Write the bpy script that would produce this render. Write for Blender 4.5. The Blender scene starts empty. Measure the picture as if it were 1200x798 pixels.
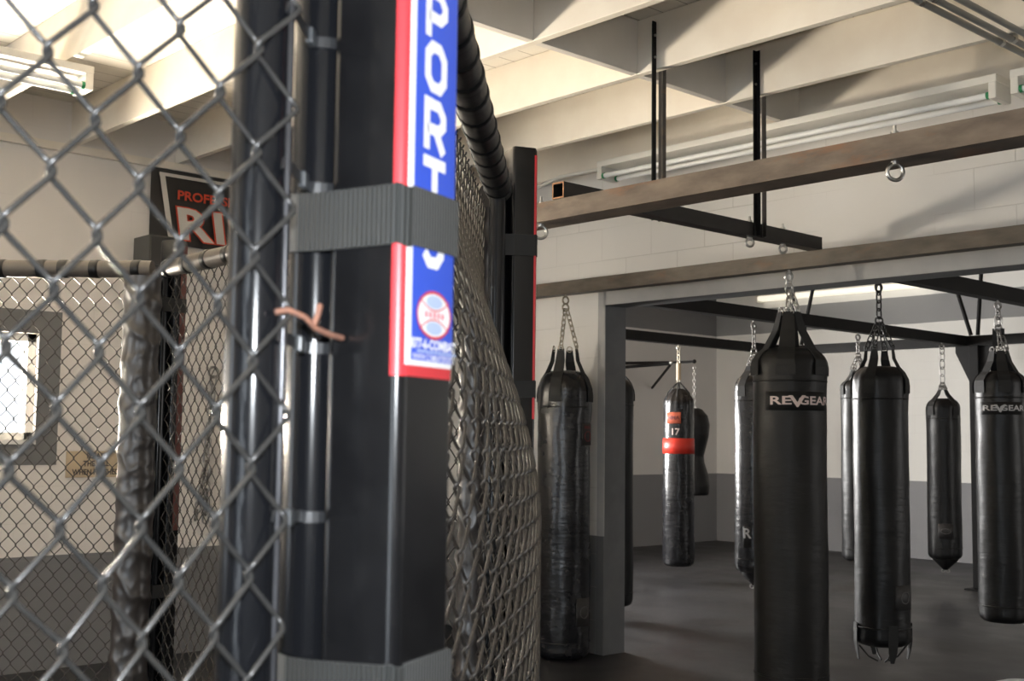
import bpy, bmesh, math, random
from mathutils import Vector, Matrix, noise
random.seed(5)
C = bpy.context.scene.collection
sc = bpy.context.scene
PI = math.pi
V = Vector

# ------------------------------------------------------------------ materials
def new_mat(name):
    m = bpy.data.materials.new(name); m.use_nodes = True
    nt = m.node_tree
    return m, nt, nt.nodes['Principled BSDF']

def mix_color(nt, fac, a, b, blend='MIX'):
    n = nt.nodes.new('ShaderNodeMix'); n.data_type = 'RGBA'; n.blend_type = blend
    for i, v in ((0, fac), (6, a), (7, b)):
        if hasattr(v, 'is_output'): nt.links.new(v, n.inputs[i])
        elif i == 0: n.inputs[0].default_value = v
        else: n.inputs[i].default_value = (*v, 1)
    return n.outputs[2]

def math_node(nt, op, a, b=None):
    n = nt.nodes.new('ShaderNodeMath'); n.operation = op
    for i, v in ((0, a), (1, b)):
        if v is None: continue
        if hasattr(v, 'is_output'): nt.links.new(v, n.inputs[i])
        else: n.inputs[i].default_value = v
    return n.outputs[0]

def noise_tex(nt, scale, detail=4, coord='Object', vec=None, rough=.55):
    n = nt.nodes.new('ShaderNodeTexNoise'); n.inputs['Scale'].default_value = scale
    n.inputs['Detail'].default_value = detail; n.inputs['Roughness'].default_value = rough
    if vec is None:
        t = nt.nodes.new('ShaderNodeTexCoord'); vec = t.outputs[coord]
    nt.links.new(vec, n.inputs['Vector'])
    return n.outputs['Fac']

def ramp(nt, fac, lo, hi):
    n = nt.nodes.new('ShaderNodeMapRange'); n.inputs[1].default_value = lo; n.inputs[2].default_value = hi
    nt.links.new(fac, n.inputs[0]); return n.outputs[0]

def bump(nt, bsdf, height, strength=.2, dist=.01):
    n = nt.nodes.new('ShaderNodeBump'); n.inputs['Strength'].default_value = strength
    n.inputs['Distance'].default_value = dist
    nt.links.new(height, n.inputs['Height']); nt.links.new(n.outputs[0], bsdf.inputs['Normal'])

def simple(name, col, rough=.5, metal=0, col2=None, nscale=30, bstr=0, bscale=None, bdist=.004, spec=.5, coat=0):
    m, nt, b = new_mat(name)
    b.inputs['Roughness'].default_value = rough; b.inputs['Metallic'].default_value = metal
    b.inputs['Specular IOR Level'].default_value = spec
    b.inputs['Coat Weight'].default_value = coat
    b.inputs['Base Color'].default_value = (*col, 1)
    if col2:
        f = ramp(nt, noise_tex(nt, nscale, 5), .35, .65)
        nt.links.new(mix_color(nt, f, col, col2), b.inputs['Base Color'])
    if bstr: bump(nt, b, noise_tex(nt, bscale or nscale, 4), bstr, bdist)
    return m

def position(nt):
    g = nt.nodes.new('ShaderNodeNewGeometry'); s = nt.nodes.new('ShaderNodeSeparateXYZ')
    nt.links.new(g.outputs['Position'], s.inputs[0]); return g.outputs['Position'], s.outputs

def wall_mat(name, axis, bands, base, mortar=True, joint_c=.55):
    """painted concrete block wall; bands = [(z0, z1, color, ragged)] of paint"""
    m, nt, b = new_mat(name)
    pos, s = position(nt)
    cmb = nt.nodes.new('ShaderNodeCombineXYZ'); nt.links.new(s[axis], cmb.inputs[0]); nt.links.new(s[2], cmb.inputs[1])
    col = base
    big = ramp(nt, noise_tex(nt, 1.3, 4, vec=pos), .3, .7)
    col = mix_color(nt, big, base, tuple(c*.94 for c in base))
    for z0, z1, c, rag in bands:
        z = s[2]
        if rag:
            z = math_node(nt, 'ADD', z, math_node(nt, 'MULTIPLY', math_node(nt, 'SUBTRACT', noise_tex(nt, 3, 3, vec=pos), .5), rag))
        fac = math_node(nt, 'MULTIPLY', math_node(nt, 'GREATER_THAN', z, z0), math_node(nt, 'LESS_THAN', z, z1))
        col = mix_color(nt, fac, col, c)
    br = nt.nodes.new('ShaderNodeTexBrick'); nt.links.new(cmb.outputs[0], br.inputs['Vector'])
    br.inputs['Scale'].default_value = 1; br.inputs['Brick Width'].default_value = .406; br.inputs['Row Height'].default_value = .203
    br.inputs['Mortar Size'].default_value = .003; br.inputs['Mortar Smooth'].default_value = .6
    br.inputs['Color1'].default_value = br.inputs['Color2'].default_value = (0, 0, 0, 1); br.inputs['Mortar'].default_value = (1, 1, 1, 1)
    worn = ramp(nt, noise_tex(nt, 1.1, 2, vec=pos), .42, .62)
    f = math_node(nt, 'MULTIPLY', math_node(nt, 'MULTIPLY', br.outputs['Fac'], worn), (1 - joint_c) if mortar else 0)
    col = mix_color(nt, f, col, (.35, .32, .29))
    nt.links.new(col, b.inputs['Base Color'])
    b.inputs['Roughness'].default_value = .65
    h = math_node(nt, 'SUBTRACT', math_node(nt, 'MULTIPLY', noise_tex(nt, 45, 4, vec=pos), .25), math_node(nt, 'MULTIPLY', br.outputs['Fac'], worn))
    bump(nt, b, h, .35, .006)
    return m

GREY = (.155, .155, .16)
WHITE = (.75, .73, .70)
M = {}
M['wall_left'] = wall_mat('painted_block_left', 1, [(-1, .63, GREY, 0)], (.73, .69, .65), joint_c=.8)
M['wall_back'] = wall_mat('painted_block_back', 0, [(-1, .72, GREY, 0)], WHITE)
M['wall_far'] = wall_mat('painted_block_far', 0, [(-1, .875, (.24, .24, .25), 0), (2.68, 3.0, (.25, .25, .25), .02)], (.79, .775, .735), joint_c=.9)
M['wall_far_left'] = wall_mat('painted_block_far_left', 1, [(-1, .875, (.20, .20, .21), 0), (2.68, 3.4, (.16, .16, .165), .02)], (.60, .585, .57), joint_c=.9)
M['trim'] = simple('grey_trim_paint', (.37, .365, .36), .6, col2=(.41, .405, .395), nscale=8, bstr=.1, bscale=60)
M['trim_dark'] = simple('grey_band_and_shaded_lining', (.10, .103, .106), .6, col2=(.12, .122, .125), nscale=8, bstr=.1, bscale=60)  # shade of the jamb lining and soffit as colour; real grey on the foot strip
M['window_grey'] = simple('grey_surround_paint', (.14, .14, .14), .6, bstr=.1, bscale=60)
M['cream'] = simple('cream_painted_wood', (.80, .74, .64), .55, col2=(.76, .69, .59), nscale=6, bstr=.12, bscale=40)
M['cream_block'] = simple('cream_painted_blocking', (.74, .70, .64), .6, col2=(.70, .66, .60), nscale=7, bstr=.1, bscale=40)

def deck_mat():
    m, nt, b = new_mat('painted_plank_deck')
    pos, s = position(nt)
    w = math_node(nt, 'FRACT', math_node(nt, 'DIVIDE', s[0], .14))
    g = math_node(nt, 'LESS_THAN', w, .035)
    nt.links.new(mix_color(nt, g, (.80, .75, .66), (.30, .24, .18)), b.inputs['Base Color'])
    b.inputs['Roughness'].default_value = .6
    return m
M['deck'] = deck_mat()
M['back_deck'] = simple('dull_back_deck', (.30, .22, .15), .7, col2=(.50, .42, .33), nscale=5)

def floor_mat():
    m, nt, b = new_mat('black_rubber_floor')
    pos, s = position(nt)
    f = ramp(nt, noise_tex(nt, 1.6, 6, vec=pos), .35, .7)
    col = mix_color(nt, f, (.013, .013, .0145), (.026, .026, .029))
    f2 = ramp(nt, noise_tex(nt, 60, 3, vec=pos), .55, .75)
    col = mix_color(nt, math_node(nt, 'MULTIPLY', f2, .35), col, (.065, .063, .062))
    b.inputs['Specular IOR Level'].default_value = .38
    jx = math_node(nt, 'LESS_THAN', math_node(nt, 'FRACT', math_node(nt, 'DIVIDE', s[0], 1.22)), .006)
    jy = math_node(nt, 'LESS_THAN', math_node(nt, 'FRACT', math_node(nt, 'DIVIDE', s[1], 1.83)), .004)
    col = mix_color(nt, math_node(nt, 'MULTIPLY', math_node(nt, 'MAXIMUM', jx, jy), .7), col, (.015, .015, .015))
    nt.links.new(col, b.inputs['Base Color'])
    r = nt.nodes.new('ShaderNodeMapRange'); r.inputs[3].default_value = .38; r.inputs[4].default_value = .55
    nt.links.new(f, r.inputs[0]); nt.links.new(r.outputs[0], b.inputs['Roughness'])
    bump(nt, b, noise_tex(nt, 90, 3, vec=pos), .12, .003)
    return m
M['floor'] = floor_mat()

def steel_mat(name, a, b_, rust, rough=.5, amount=.55):
    m, nt, b = new_mat(name)
    t = nt.nodes.new('ShaderNodeTexCoord'); pos = t.outputs['Object']
    mp = nt.nodes.new('ShaderNodeMapping'); mp.inputs['Scale'].default_value = (1, 1, 3)
    nt.links.new(pos, mp.inputs[0])
    f = ramp(nt, noise_tex(nt, 7, 6, vec=mp.outputs[0]), .3, .7)
    col = mix_color(nt, f, a, b_)
    f2 = ramp(nt, noise_tex(nt, 3.1, 7, vec=mp.outputs[0], rough=.7), amount, amount + .15)
    col = mix_color(nt, math_node(nt, 'MULTIPLY', f2, .8), col, rust)
    nt.links.new(col, b.inputs['Base Color'])
    b.inputs['Metallic'].default_value = .35; b.inputs['Roughness'].default_value = rough
    bump(nt, b, noise_tex(nt, 130, 3, vec=pos), .15, .002)
    return m
M['rusty'] = steel_mat('mill_scale_rusty_steel', (.175, .137, .105), (.080, .062, .050), (.21, .095, .045))
M['rusty_dull'] = steel_mat('dull_rusty_steel', (.135, .115, .092), (.070, .060, .050), (.16, .09, .055))
M['dark_steel'] = steel_mat('dark_mill_steel', (.028, .024, .022), (.016, .014, .013), (.085, .045, .028), .5, .62)
M['rust_edge'] = simple('rust_edge', (.42, .22, .10), .8, col2=(.30, .13, .06), nscale=60)
M['black_steel'] = simple('black_painted_steel', (.006, .006, .0065), .6, col2=(.009, .0085, .0085), nscale=9, spec=.2)
M['strap_steel'] = steel_mat('hanger_steel', (.12, .11, .10), (.08, .075, .07), (.22, .14, .09))
M['zinc'] = simple('zinc_plated_steel', (.60, .59, .57), .3, 1.0, col2=(.45, .44, .42), nscale=50)
M['dull_zinc'] = simple('dull_chain_steel', (.32, .31, .30), .38, 1.0, col2=(.20, .19, .18), nscale=60)
M['brass'] = simple('brassy_chain_steel', (.50, .46, .38), .35, 1.0, col2=(.33, .29, .22), nscale=60)
M['black_chain'] = simple('blackened_chain', (.05, .05, .05), .4, .9)
M['conduit'] = simple('grey_conduit', (.33, .32, .30), .45, .4)
M['white_metal'] = simple('white_enamel', (.78, .75, .68), .35)
M['tube'] = simple('unlit_fluorescent_tube', (.88, .88, .86), .18)
M['lit_diffuser'] = simple('glowing_diffuser', (.8, .78, .70), .4)
_b = M['lit_diffuser'].node_tree.nodes['Principled BSDF']; _b.inputs['Emission Color'].default_value = (1, .93, .76, 1); _b.inputs['Emission Strength'].default_value = .45
M['green'] = simple('green_tube_socket', (.03, .25, .10), .4)
M['wire'] = simple('grey_vinyl_coated_wire', (.026, .026, .026), .25, col2=(.036, .035, .033), nscale=40, spec=.6)
M['wire_dark'] = simple('dark_vinyl_coated_wire', (.024, .021, .019), .34, col2=(.038, .032, .027), nscale=40, spec=.5)
M['pipe'] = simple('black_powder_coated_pipe', (.007, .0075, .009), .17, spec=.3)
M['bar'] = simple('dark_tension_bar', (.06, .06, .065), .25, .6)
M['tie'] = simple('translucent_black_tie', (.022, .023, .025), .35)
M['tie_block'] = simple('grey_tie_head', (.07, .075, .08), .3)
M['copper'] = simple('coppery_wire', (.42, .20, .13), .45, .3, col2=(.30, .16, .12), nscale=200)
M['pad'] = simple('black_vinyl_pad', (.0055, .0055, .0062), .20, col2=(.0085, .0085, .0092), nscale=25, spec=.35)
M['rail_black'] = simple('black_foam_rail_cover', (.016, .0155, .015), .42, bstr=.2, bscale=40)
M['rail_tan'] = simple('dusty_brown_rail_cover', (.10, .085, .072), .35, bstr=.2, bscale=40)
M['tape'] = simple('black_gaffer_tape', (.006, .006, .006), .35)
M['crinkle'] = simple('crinkled_dark_vinyl', (.022, .018, .017), .34, col2=(.031, .026, .024), nscale=9, spec=.85)
M['wood'] = simple('red_brown_pad_edge', (.10, .028, .022), .5)
M['red'] = simple('red_sticker_ink', (.62, .035, .045), .35)
M['white_ink'] = simple('white_sticker_ink', (.86, .86, .88), .35)
M['blue'] = simple('blue_sticker_ink', (.036, .095, .62), .33)
M['pale_blue'] = simple('pale_blue_ink', (.45, .55, .80), .35)
M['red_soft'] = simple('soft_red_ink', (.75, .22, .26), .4)

def webbing(name, col, scale):
    m, nt, b = new_mat(name)
    t = nt.nodes.new('ShaderNodeTexCoord')
    w = nt.nodes.new('ShaderNodeTexWave'); w.bands_direction = 'X'; w.inputs['Scale'].default_value = scale
    w.inputs['Distortion'].default_value = .4
    nt.links.new(t.outputs['UV'], w.inputs['Vector'])
    nt.links.new(mix_color(nt, w.outputs['Fac'], tuple(c*.35 for c in col), tuple(c*1.6 for c in col)), b.inputs['Base Color'])
    b.inputs['Roughness'].default_value = .6
    b.inputs['Sheen Weight'].default_value = .15
    bump(nt, b, w.outputs['Fac'], .5, .002)
    return m
M['strap'] = webbing('grey_green_webbing', (.0085, .010, .009), 6.2)
M['strap_black'] = simple('black_webbing', (.011, .011, .011), .7, bstr=.2, bscale=200, bdist=.001)

def vinyl(name, a, b_, rough, spec=.32):
    m, nt, b = new_mat(name)
    t = nt.nodes.new('ShaderNodeTexCoord'); pos = t.outputs['Object']
    f = ramp(nt, noise_tex(nt, 5, 5, vec=pos), .3, .7)
    nt.links.new(mix_color(nt, f, a, b_), b.inputs['Base Color'])
    r = nt.nodes.new('ShaderNodeMapRange'); r.inputs[3].default_value = rough - .06; r.inputs[4].default_value = rough + .1
    nt.links.new(noise_tex(nt, 9, 5, vec=pos), r.inputs[0]); nt.links.new(r.outputs[0], b.inputs['Roughness'])
    mp = nt.nodes.new('ShaderNodeMapping'); mp.inputs['Scale'].default_value = (1, 1, 3.2); nt.links.new(pos, mp.inputs[0])
    b.inputs['Specular IOR Level'].default_value = spec
    bump(nt, b, noise_tex(nt, 11, 4, vec=mp.outputs[0]), .22, .012)
    return m
M['bag'] = vinyl('black_bag_vinyl', (.006, .006, .0065), (.009, .009, .0095), .38)
M['bag_glossy'] = vinyl('glossy_black_bag_vinyl', (.007, .007, .0085), (.010, .010, .012), .24, .55)
M['bag_dull'] = vinyl('dull_black_bag_vinyl', (.0075, .007, .007), (.011, .0105, .010), .46)
M['red_band'] = simple('red_band_vinyl', (.60, .035, .02), .4)
M['patch_black'] = simple('black_label', (.006, .006, .006), .6)
M['letter_pink'] = simple('pale_pink_lettering', (.62, .50, .47), .5)
M['letter_grey'] = simple('pale_grey_lettering', (.45, .44, .44), .5)
M['patch_grey'] = simple('charcoal_label', (.030, .028, .028), .6)
M['mark_grey'] = simple('grey_print', (.085, .08, .08), .6)
M['mark_red'] = simple('dull_red_print', (.16, .03, .03), .6)
M['orange'] = simple('orange_red_label', (.50, .11, .06), .5)
M['banner'] = simple('black_banner_vinyl', (.018, .016, .015), .5, bstr=.1, bscale=12, bdist=.01)
M['banner_white'] = simple('off_white_banner_ink', (.62, .58, .53), .5)
M['banner_red'] = simple('red_banner_ink', (.62, .06, .02), .5)
M['tan'] = simple('tan_sign_board', (.50, .40, .27), .6, col2=(.46, .36, .24), nscale=20)
M['sign_ink'] = simple('dark_sign_ink', (.05, .04, .035), .6)
M['speaker'] = simple('charcoal_speaker_cabinet', (.055, .055, .052), .6, bstr=.2, bscale=120)
M['grille'] = simple('black_speaker_grille', (.02, .02, .02), .5)
M['frame_white'] = simple('white_window_frame', (.78, .76, .72), .4)
M['ball'] = simple('pale_grey_vinyl', (.62, .68, .76), .35)
M['ground'] = simple('concrete_yard', (.55, .53, .50), .8, col2=(.48, .46, .43), nscale=3)

def glass():
    m, nt, b = new_mat('clear_pane_glass'); nt.nodes.remove(b)
    tr = nt.nodes.new('ShaderNodeBsdfTransparent'); gl = nt.nodes.new('ShaderNodeBsdfGlossy'); gl.inputs['Roughness'].default_value = .02
    mx = nt.nodes.new('ShaderNodeMixShader'); mx.inputs[0].default_value = .07
    nt.links.new(tr.outputs[0], mx.inputs[1]); nt.links.new(gl.outputs[0], mx.inputs[2])
    nt.links.new(mx.outputs[0], nt.nodes['Material Output'].inputs[0]); return m
M['glass'] = glass()

# ------------------------------------------------------------------ objects
WL = {}
def root(name, loc, label, cat, group=None, rz=0):
    o = bpy.data.objects.new(name, None); C.objects.link(o)
    o.location = loc; o.rotation_euler = (0, 0, rz); o.empty_display_size = .1
    WL[o] = V(loc)
    tag(o, label, cat, group); return o
def tag(o, label, cat, group=None):
    o['label'] = label; o['category'] = cat
    if group: o['group'] = group
    return o

class MB:
    def __init__(s): s.v = []; s.f = []; s.sm = []; s.uv = {}
    def add(s, vs, fs, smooth=False):
        b = len(s.v); s.v += [V(p) for p in vs]
        s.f += [tuple(b + i for i in f) for f in fs]; s.sm += [smooth] * len(fs)
    def box(s, x0, x1, y0, y1, z0, z1):
        s.obox(V(((x0+x1)/2, (y0+y1)/2, (z0+z1)/2)), V((1, 0, 0)), V((0, 1, 0)), V((0, 0, 1)), abs(x1-x0)/2, abs(y1-y0)/2, abs(z1-z0)/2)
    def obox(s, c, ax, ay, az, hx, hy, hz, bev=0):
        if bev:
            bm = bmesh.new(); bmesh.ops.create_cube(bm, size=1)
            for v in bm.verts: v.co = V((v.co.x*2*hx, v.co.y*2*hy, v.co.z*2*hz))
            bmesh.ops.bevel(bm, geom=bm.edges[:], offset=bev, segments=2, profile=.5, affect='EDGES')
            bm.verts.index_update()
            s.add([c + ax*v.co.x + ay*v.co.y + az*v.co.z for v in bm.verts], [[v.index for v in f.verts] for f in bm.faces])
            bm.free(); return
        P = [c + ax*hx*i + ay*hy*j + az*hz*k for k in (-1, 1) for j in (-1, 1) for i in (-1, 1)]
        s.add(P, [(0, 2, 3, 1), (4, 5, 7, 6), (0, 1, 5, 4), (2, 6, 7, 3), (0, 4, 6, 2), (1, 3, 7, 5)])
    def rbox(s, x0, x1, y0, y1, z0, z1, bev=.004):
        s.obox(V(((x0+x1)/2, (y0+y1)/2, (z0+z1)/2)), V((1, 0, 0)), V((0, 1, 0)), V((0, 0, 1)), abs(x1-x0)/2, abs(y1-y0)/2, abs(z1-z0)/2, bev)
    def tube(s, pts, r, n=8, closed=False, cap=True, rs=None):
        pts = [V(p) for p in pts]; k = len(pts); b = len(s.v); N = None
        for i, p in enumerate(pts):
            a = pts[(i-1) % k] if (closed or i) else p
            c = pts[(i+1) % k] if (closed or i < k-1) else p
            t = (c - a).normalized()
            if N is None:
                N = t.orthogonal().normalized()
            else:
                N = (N - t*N.dot(t))
                N = N.normalized() if N.length > 1e-6 else t.orthogonal().normalized()
            B = t.cross(N); rr = rs[i] if rs else r
            for j in range(n):
                a_ = 2*PI*j/n; s.v.append(p + N*(rr*math.cos(a_)) + B*(rr*math.sin(a_)))
        for i in range(k if closed else k-1):
            for j in range(n):
                i2 = (i+1) % k
                s.f.append((b+i*n+j, b+i*n+(j+1) % n, b+i2*n+(j+1) % n, b+i2*n+j)); s.sm.append(True)
        if cap and not closed:
            s.add(s.v[b:b+n], [tuple(range(n))[::-1]]); s.add(s.v[b+(k-1)*n:b+k*n], [tuple(range(n))])
    def lathe(s, prof, n=40, c=(0, 0, 0), dent=None, cap=True):
        c = V(c); b = len(s.v)
        for z, r in prof:
            for j in range(n):
                a = 2*PI*j/n; rr = r
                p = V((math.cos(a), math.sin(a), 0))
                if dent: rr = r + dent(a, z, r)
                s.v.append(c + p*rr + V((0, 0, z)))
        k = len(prof)
        for i in range(k-1):
            for j in range(n):
                s.f.append((b+i*n+j, b+i*n+(j+1) % n, b+(i+1)*n+(j+1) % n, b+(i+1)*n+j)); s.sm.append(True)
        if cap:
            s.add(s.v[b:b+n], [tuple(range(n))[::-1]]); s.add(s.v[b+(k-1)*n:b+k*n], [tuple(range(n))])
    def link(s, c, ax, side, L, W, r, n=6):
        """one oval chain link: long axis ax, wide axis side"""
        c = V(c); ax = V(ax).normalized(); side = V(side).normalized(); R = W/2; h = max(0, L/2 - R); pts = []
        for i in range(7):
            a = PI*i/6; pts.append(c + side*(R*math.cos(a)) + ax*(h + R*math.sin(a)))
        for i in range(7):
            a = PI + PI*i/6; pts.append(c + side*(R*math.cos(a)) + ax*(-h + R*math.sin(a)))
        s.tube(pts, r, n, closed=True)
    def chain(s, a, b, L, W, r):
        a = V(a); b = V(b); d = b - a; n = max(1, round(d.length/(L*.74))); d1 = d.normalized()
        u = d1.orthogonal().normalized(); w = d1.cross(u)
        k = V((.7, .7, 0)); u = (k - d1*k.dot(d1)).normalized(); w = d1.cross(u)
        step = d.length/n
        for i in range(n):
            s.link(a + d1*(step*(i+.5)), d1, u if i % 2 == 0 else w, step*1.30, W, r)
    def torus(s, c, normal, R, r, n=18, m=8):
        c = V(c); nn = V(normal).normalized(); u = nn.orthogonal().normalized(); w = nn.cross(u)
        s.tube([c + u*(R*math.cos(2*PI*i/n)) + w*(R*math.sin(2*PI*i/n)) for i in range(n)], r, m, closed=True)
    def ribbon(s, pts, widthdir, w, th):
        """flat strap through pts; widthdir a vector or list; thickness th"""
        pts = [V(p) for p in pts]; k = len(pts); b = len(s.v)
        for i, p in enumerate(pts):
            t = (pts[min(i+1, k-1)] - pts[max(i-1, 0)]).normalized()
            wd = V(widthdir[i] if isinstance(widthdir, list) else widthdir); wd = (wd - t*wd.dot(t)).normalized()
            nn = t.cross(wd); ww = w[i] if isinstance(w, list) else w
            s.v += [p + wd*ww/2 + nn*th/2, p - wd*ww/2 + nn*th/2, p - wd*ww/2 - nn*th/2, p + wd*ww/2 - nn*th/2]
        for i in range(k-1):
            for j in range(4):
                s.f.append((b+i*4+j, b+i*4+(j+1) % 4, b+i*4+4+(j+1) % 4, b+i*4+4+j)); s.sm.append(False)
        s.f.append((b, b+1, b+2, b+3)); s.f.append((b+k*4-4, b+k*4-3, b+k*4-2, b+k*4-1)); s.sm += [False, False]
    def sphere(s, c, r, n=24, m=14):
        s.lathe([(r*math.sin(-PI/2 + PI*(i+.05)/(m+.1)), r*math.cos(-PI/2 + PI*(i+.05)/(m+.1))) for i in range(m+1)], n, c)
    def build(s, name, mat, parent=None, local=False, kind=None, label=None):
        me = bpy.data.meshes.new(name)
        me.from_pydata([tuple(p) for p in s.v], [], s.f)
        me.polygons.foreach_set('use_smooth', s.sm)
        bm = bmesh.new(); bm.from_mesh(me); bmesh.ops.recalc_face_normals(bm, faces=bm.faces[:])
        bm.to_mesh(me); bm.free()
        me.materials.append(M[mat] if isinstance(mat, str) else mat); me.update()
        return link_mesh(name, me, parent, local, kind, label)

def link_mesh(name, me, parent=None, local=False, kind=None, label=None):
    o = bpy.data.objects.new(name, me); C.objects.link(o)
    if parent is not None:
        o.parent = parent
        if not local: o.location = -WL[parent]
        WL[o] = V((0, 0, 0)) if not local else WL[parent]
    else:
        WL[o] = V((0, 0, 0))
    if kind: o['kind'] = kind
    if label: o['label'] = label
    return o

def solo(name, mb, mat, label, cat, group=None):
    """a thing that is one mesh: origin moved to its base centre"""
    lo = V((min(p.x for p in mb.v), min(p.y for p in mb.v), min(p.z for p in mb.v)))
    hi = V((max(p.x for p in mb.v), max(p.y for p in mb.v), max(p.z for p in mb.v)))
    c = V(((lo.x+hi.x)/2, (lo.y+hi.y)/2, lo.z)); mb.v = [p - c for p in mb.v]
    o = mb.build(name, mat); o.location = c; WL[o] = c
    return tag(o, label, cat, group)

def text_mesh(txt, size, bold=0.0, extrude=.0, shear=0, space=1.0, align='CENTER'):
    cu = bpy.data.curves.new('lettering', 'FONT'); cu.body = txt; cu.size = size; cu.offset = bold*size
    cu.extrude = extrude; cu.shear = shear; cu.align_x = align; cu.align_y = 'CENTER'; cu.space_character = space
    cu.resolution_u = 3
    o = bpy.data.objects.new('lettering', cu); C.objects.link(o)
    bpy.context.view_layer.update()
    me = bpy.data.meshes.new_from_object(o.evaluated_get(bpy.context.evaluated_depsgraph_get()))
    bpy.data.objects.remove(o); bpy.data.curves.remove(cu)
    return me
def map_text(name, txt, size, fn, mat, parent, local=False, sx=1.0, cut=None, **k):
    me = text_mesh(txt, size, **k)
    bm = bmesh.new(); bm.from_mesh(me)
    if cut: bmesh.ops.subdivide_edges(bm, edges=[e for e in bm.edges if e.calc_length() > cut], cuts=3)
    bmesh.ops.triangulate(bm, faces=bm.faces[:])
    for v in bm.verts: v.co = fn(v.co.x*sx, v.co.y, v.co.z)
    bm.to_mesh(me); bm.free(); me.materials.clear(); me.materials.append(M[mat])
    return link_mesh(name, me, parent, local)
def flat_fn(o, ux, uz, n, lift=.001):
    o = V(o); ux = V(ux); uz = V(uz); n = V(n)
    return lambda x, y, z: o + ux*x + uz*y + n*(lift + z)

def fbm(x, y, z): return noise.fractal(V((x, y, z)), 1.0, 2.0, 4)

# ------------------------------------------------------------------ room
XL, YW, TW = -6.7, 5.41, .18            # left wall, doorway wall and its thickness
ZJ, ZD = 2.97, 3.222                    # joist undersides, roof deck
XR, YF = 4.0, -4.6                      # right and front walls (behind the camera)
XB, YB = -9.73, 12.6                    # back room: left and far walls
DX0, DX1, DZ = -5.043, 2.6, 2.156       # wide opening between the rooms

def struct(name, mb, mat):
    o = mb.build(name, mat); o['kind'] = 'structure'; return o
b = MB(); b.box(XB-.2, XR+.2, YF-.2, YB+.2, -.15, 0); struct('floor', b, 'floor')
b = MB(); b.box(XL-.2, XR+.2, YF-.2, YW+.001, ZD, ZD+.08); struct('ceiling', b, 'deck')
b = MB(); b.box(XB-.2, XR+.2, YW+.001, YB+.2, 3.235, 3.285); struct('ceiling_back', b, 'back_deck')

# left wall with window openings
WIN = [(1.47, 2.53, 1.27, 1.87), (-1.2, -.1, 1.27, 1.87), (-3.6, -2.5, 1.27, 1.87)]
def wall_with_holes(name, axis, const0, const1, u0, u1, z1, holes, mat):
    b = MB(); us = sorted({u0, u1, *[h[0] for h in holes], *[h[1] for h in holes]})
    def put(a0, a1, q0, q1):
        if axis == 0: b.box(const0, const1, a0, a1, q0, q1)
        else: b.box(a0, a1, const0, const1, q0, q1)
    for a0, a1 in zip(us, us[1:]):
        h = [h for h in holes if h[0] <= a0 and h[1] >= a1]
        if h:
            if h[0][2] > 0: put(a0, a1, 0, h[0][2])
            put(a0, a1, h[0][3], z1)
        else: put(a0, a1, 0, z1)
    return struct(name, b, mat)
wall_with_holes('wall_left', 0, XL-.2, XL, YF-.2, YW, ZD, WIN, 'wall_left')
FRONT = [(-6.1, -3.7, .5, 2.6), (.1, 2.7, .05, 2.6)]
wall_with_holes('wall_front', 1, YF-.2, YF, XL, XR, ZD, FRONT, 'wall_back')
b = MB(); b.box(XR, XR+.2, YF-.2, YB+.2, 0, 3.285); struct('wall_right', b, 'wall_back')
wall_with_holes('wall_back', 1, YW, YW+TW, XB, XR, 3.285, [(DX0, DX1, 0, DZ)], 'wall_back')
b = MB(); b.box(XB, XR, YB, YB+.2, 0, 3.285); struct('wall_far', b, 'wall_far')
BWIN = [(5.95, 7.6, 1.0, 2.4)]
wall_with_holes('wall_far_left', 0, XB-.2, XB, YW, YB+.2, 3.285, BWIN, 'wall_far_left')
# grey trim round the opening; jamb lining and soffit have their shade painted in
b = MB()
b.box(DX0-.055, DX0+.003, YW-.007, YW-.0005, .72, DZ+.10); b.box(DX0+.003, DX1, YW-.007, YW-.0005, DZ-.003, DZ+.10)
struct('trim_1', b, 'trim')
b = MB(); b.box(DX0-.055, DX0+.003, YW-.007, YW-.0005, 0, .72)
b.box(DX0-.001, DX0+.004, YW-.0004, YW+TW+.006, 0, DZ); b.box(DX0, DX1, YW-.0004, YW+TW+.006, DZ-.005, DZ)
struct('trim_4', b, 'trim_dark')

def window(n, axis, c0, c1, h, out):
    """frame, sill and pane set in the wall; axis 0 = wall at constant x"""
    u0, u1, z0, z1 = h; t = .045
    def put(b, a0, a1, q0, q1, d0, d1):
        if axis == 0: b.box(d0, d1, a0, a1, q0, q1)
        else: b.box(a0, a1, d0, d1, q0, q1)
    m = (c0 + c1)/2
    b = MB()
    put(b, u0, u0+t, z0, z1, m-.03, m+.06); put(b, u1-t, u1, z0, z1, m-.03, m+.06)
    put(b, u0, u1, z0, z0+t, m-.03, m+.06); put(b, u0, u1, z1-t, z1, m-.03, m+.06)
    put(b, u0+.55*(u1-u0)-.015, u0+.55*(u1-u0)+.015, z0, z1, m-.02, m+.04)
    w = struct('window_%d' % n, b, 'frame_white')
    b = MB(); put(b, u0, u1, z0-.02, z0+.004, min(c0, c1), max(c0, c1)+.02 if axis == 0 else max(c0, c1)); b.build('sill', 'frame_white', w)
    b = MB(); put(b, u0+t, u1-t, z0+t, z1-t, m-.003, m+.003); b.build('pane', 'glass', w)
k = 1
for h in WIN: window(k, 0, XL-.2, XL, h, -1); k += 1
for h in FRONT: window(k, 1, YF-.2, YF, h, -1); k += 1
window(k, 0, XB-.2, XB, BWIN[0], -1)
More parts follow.
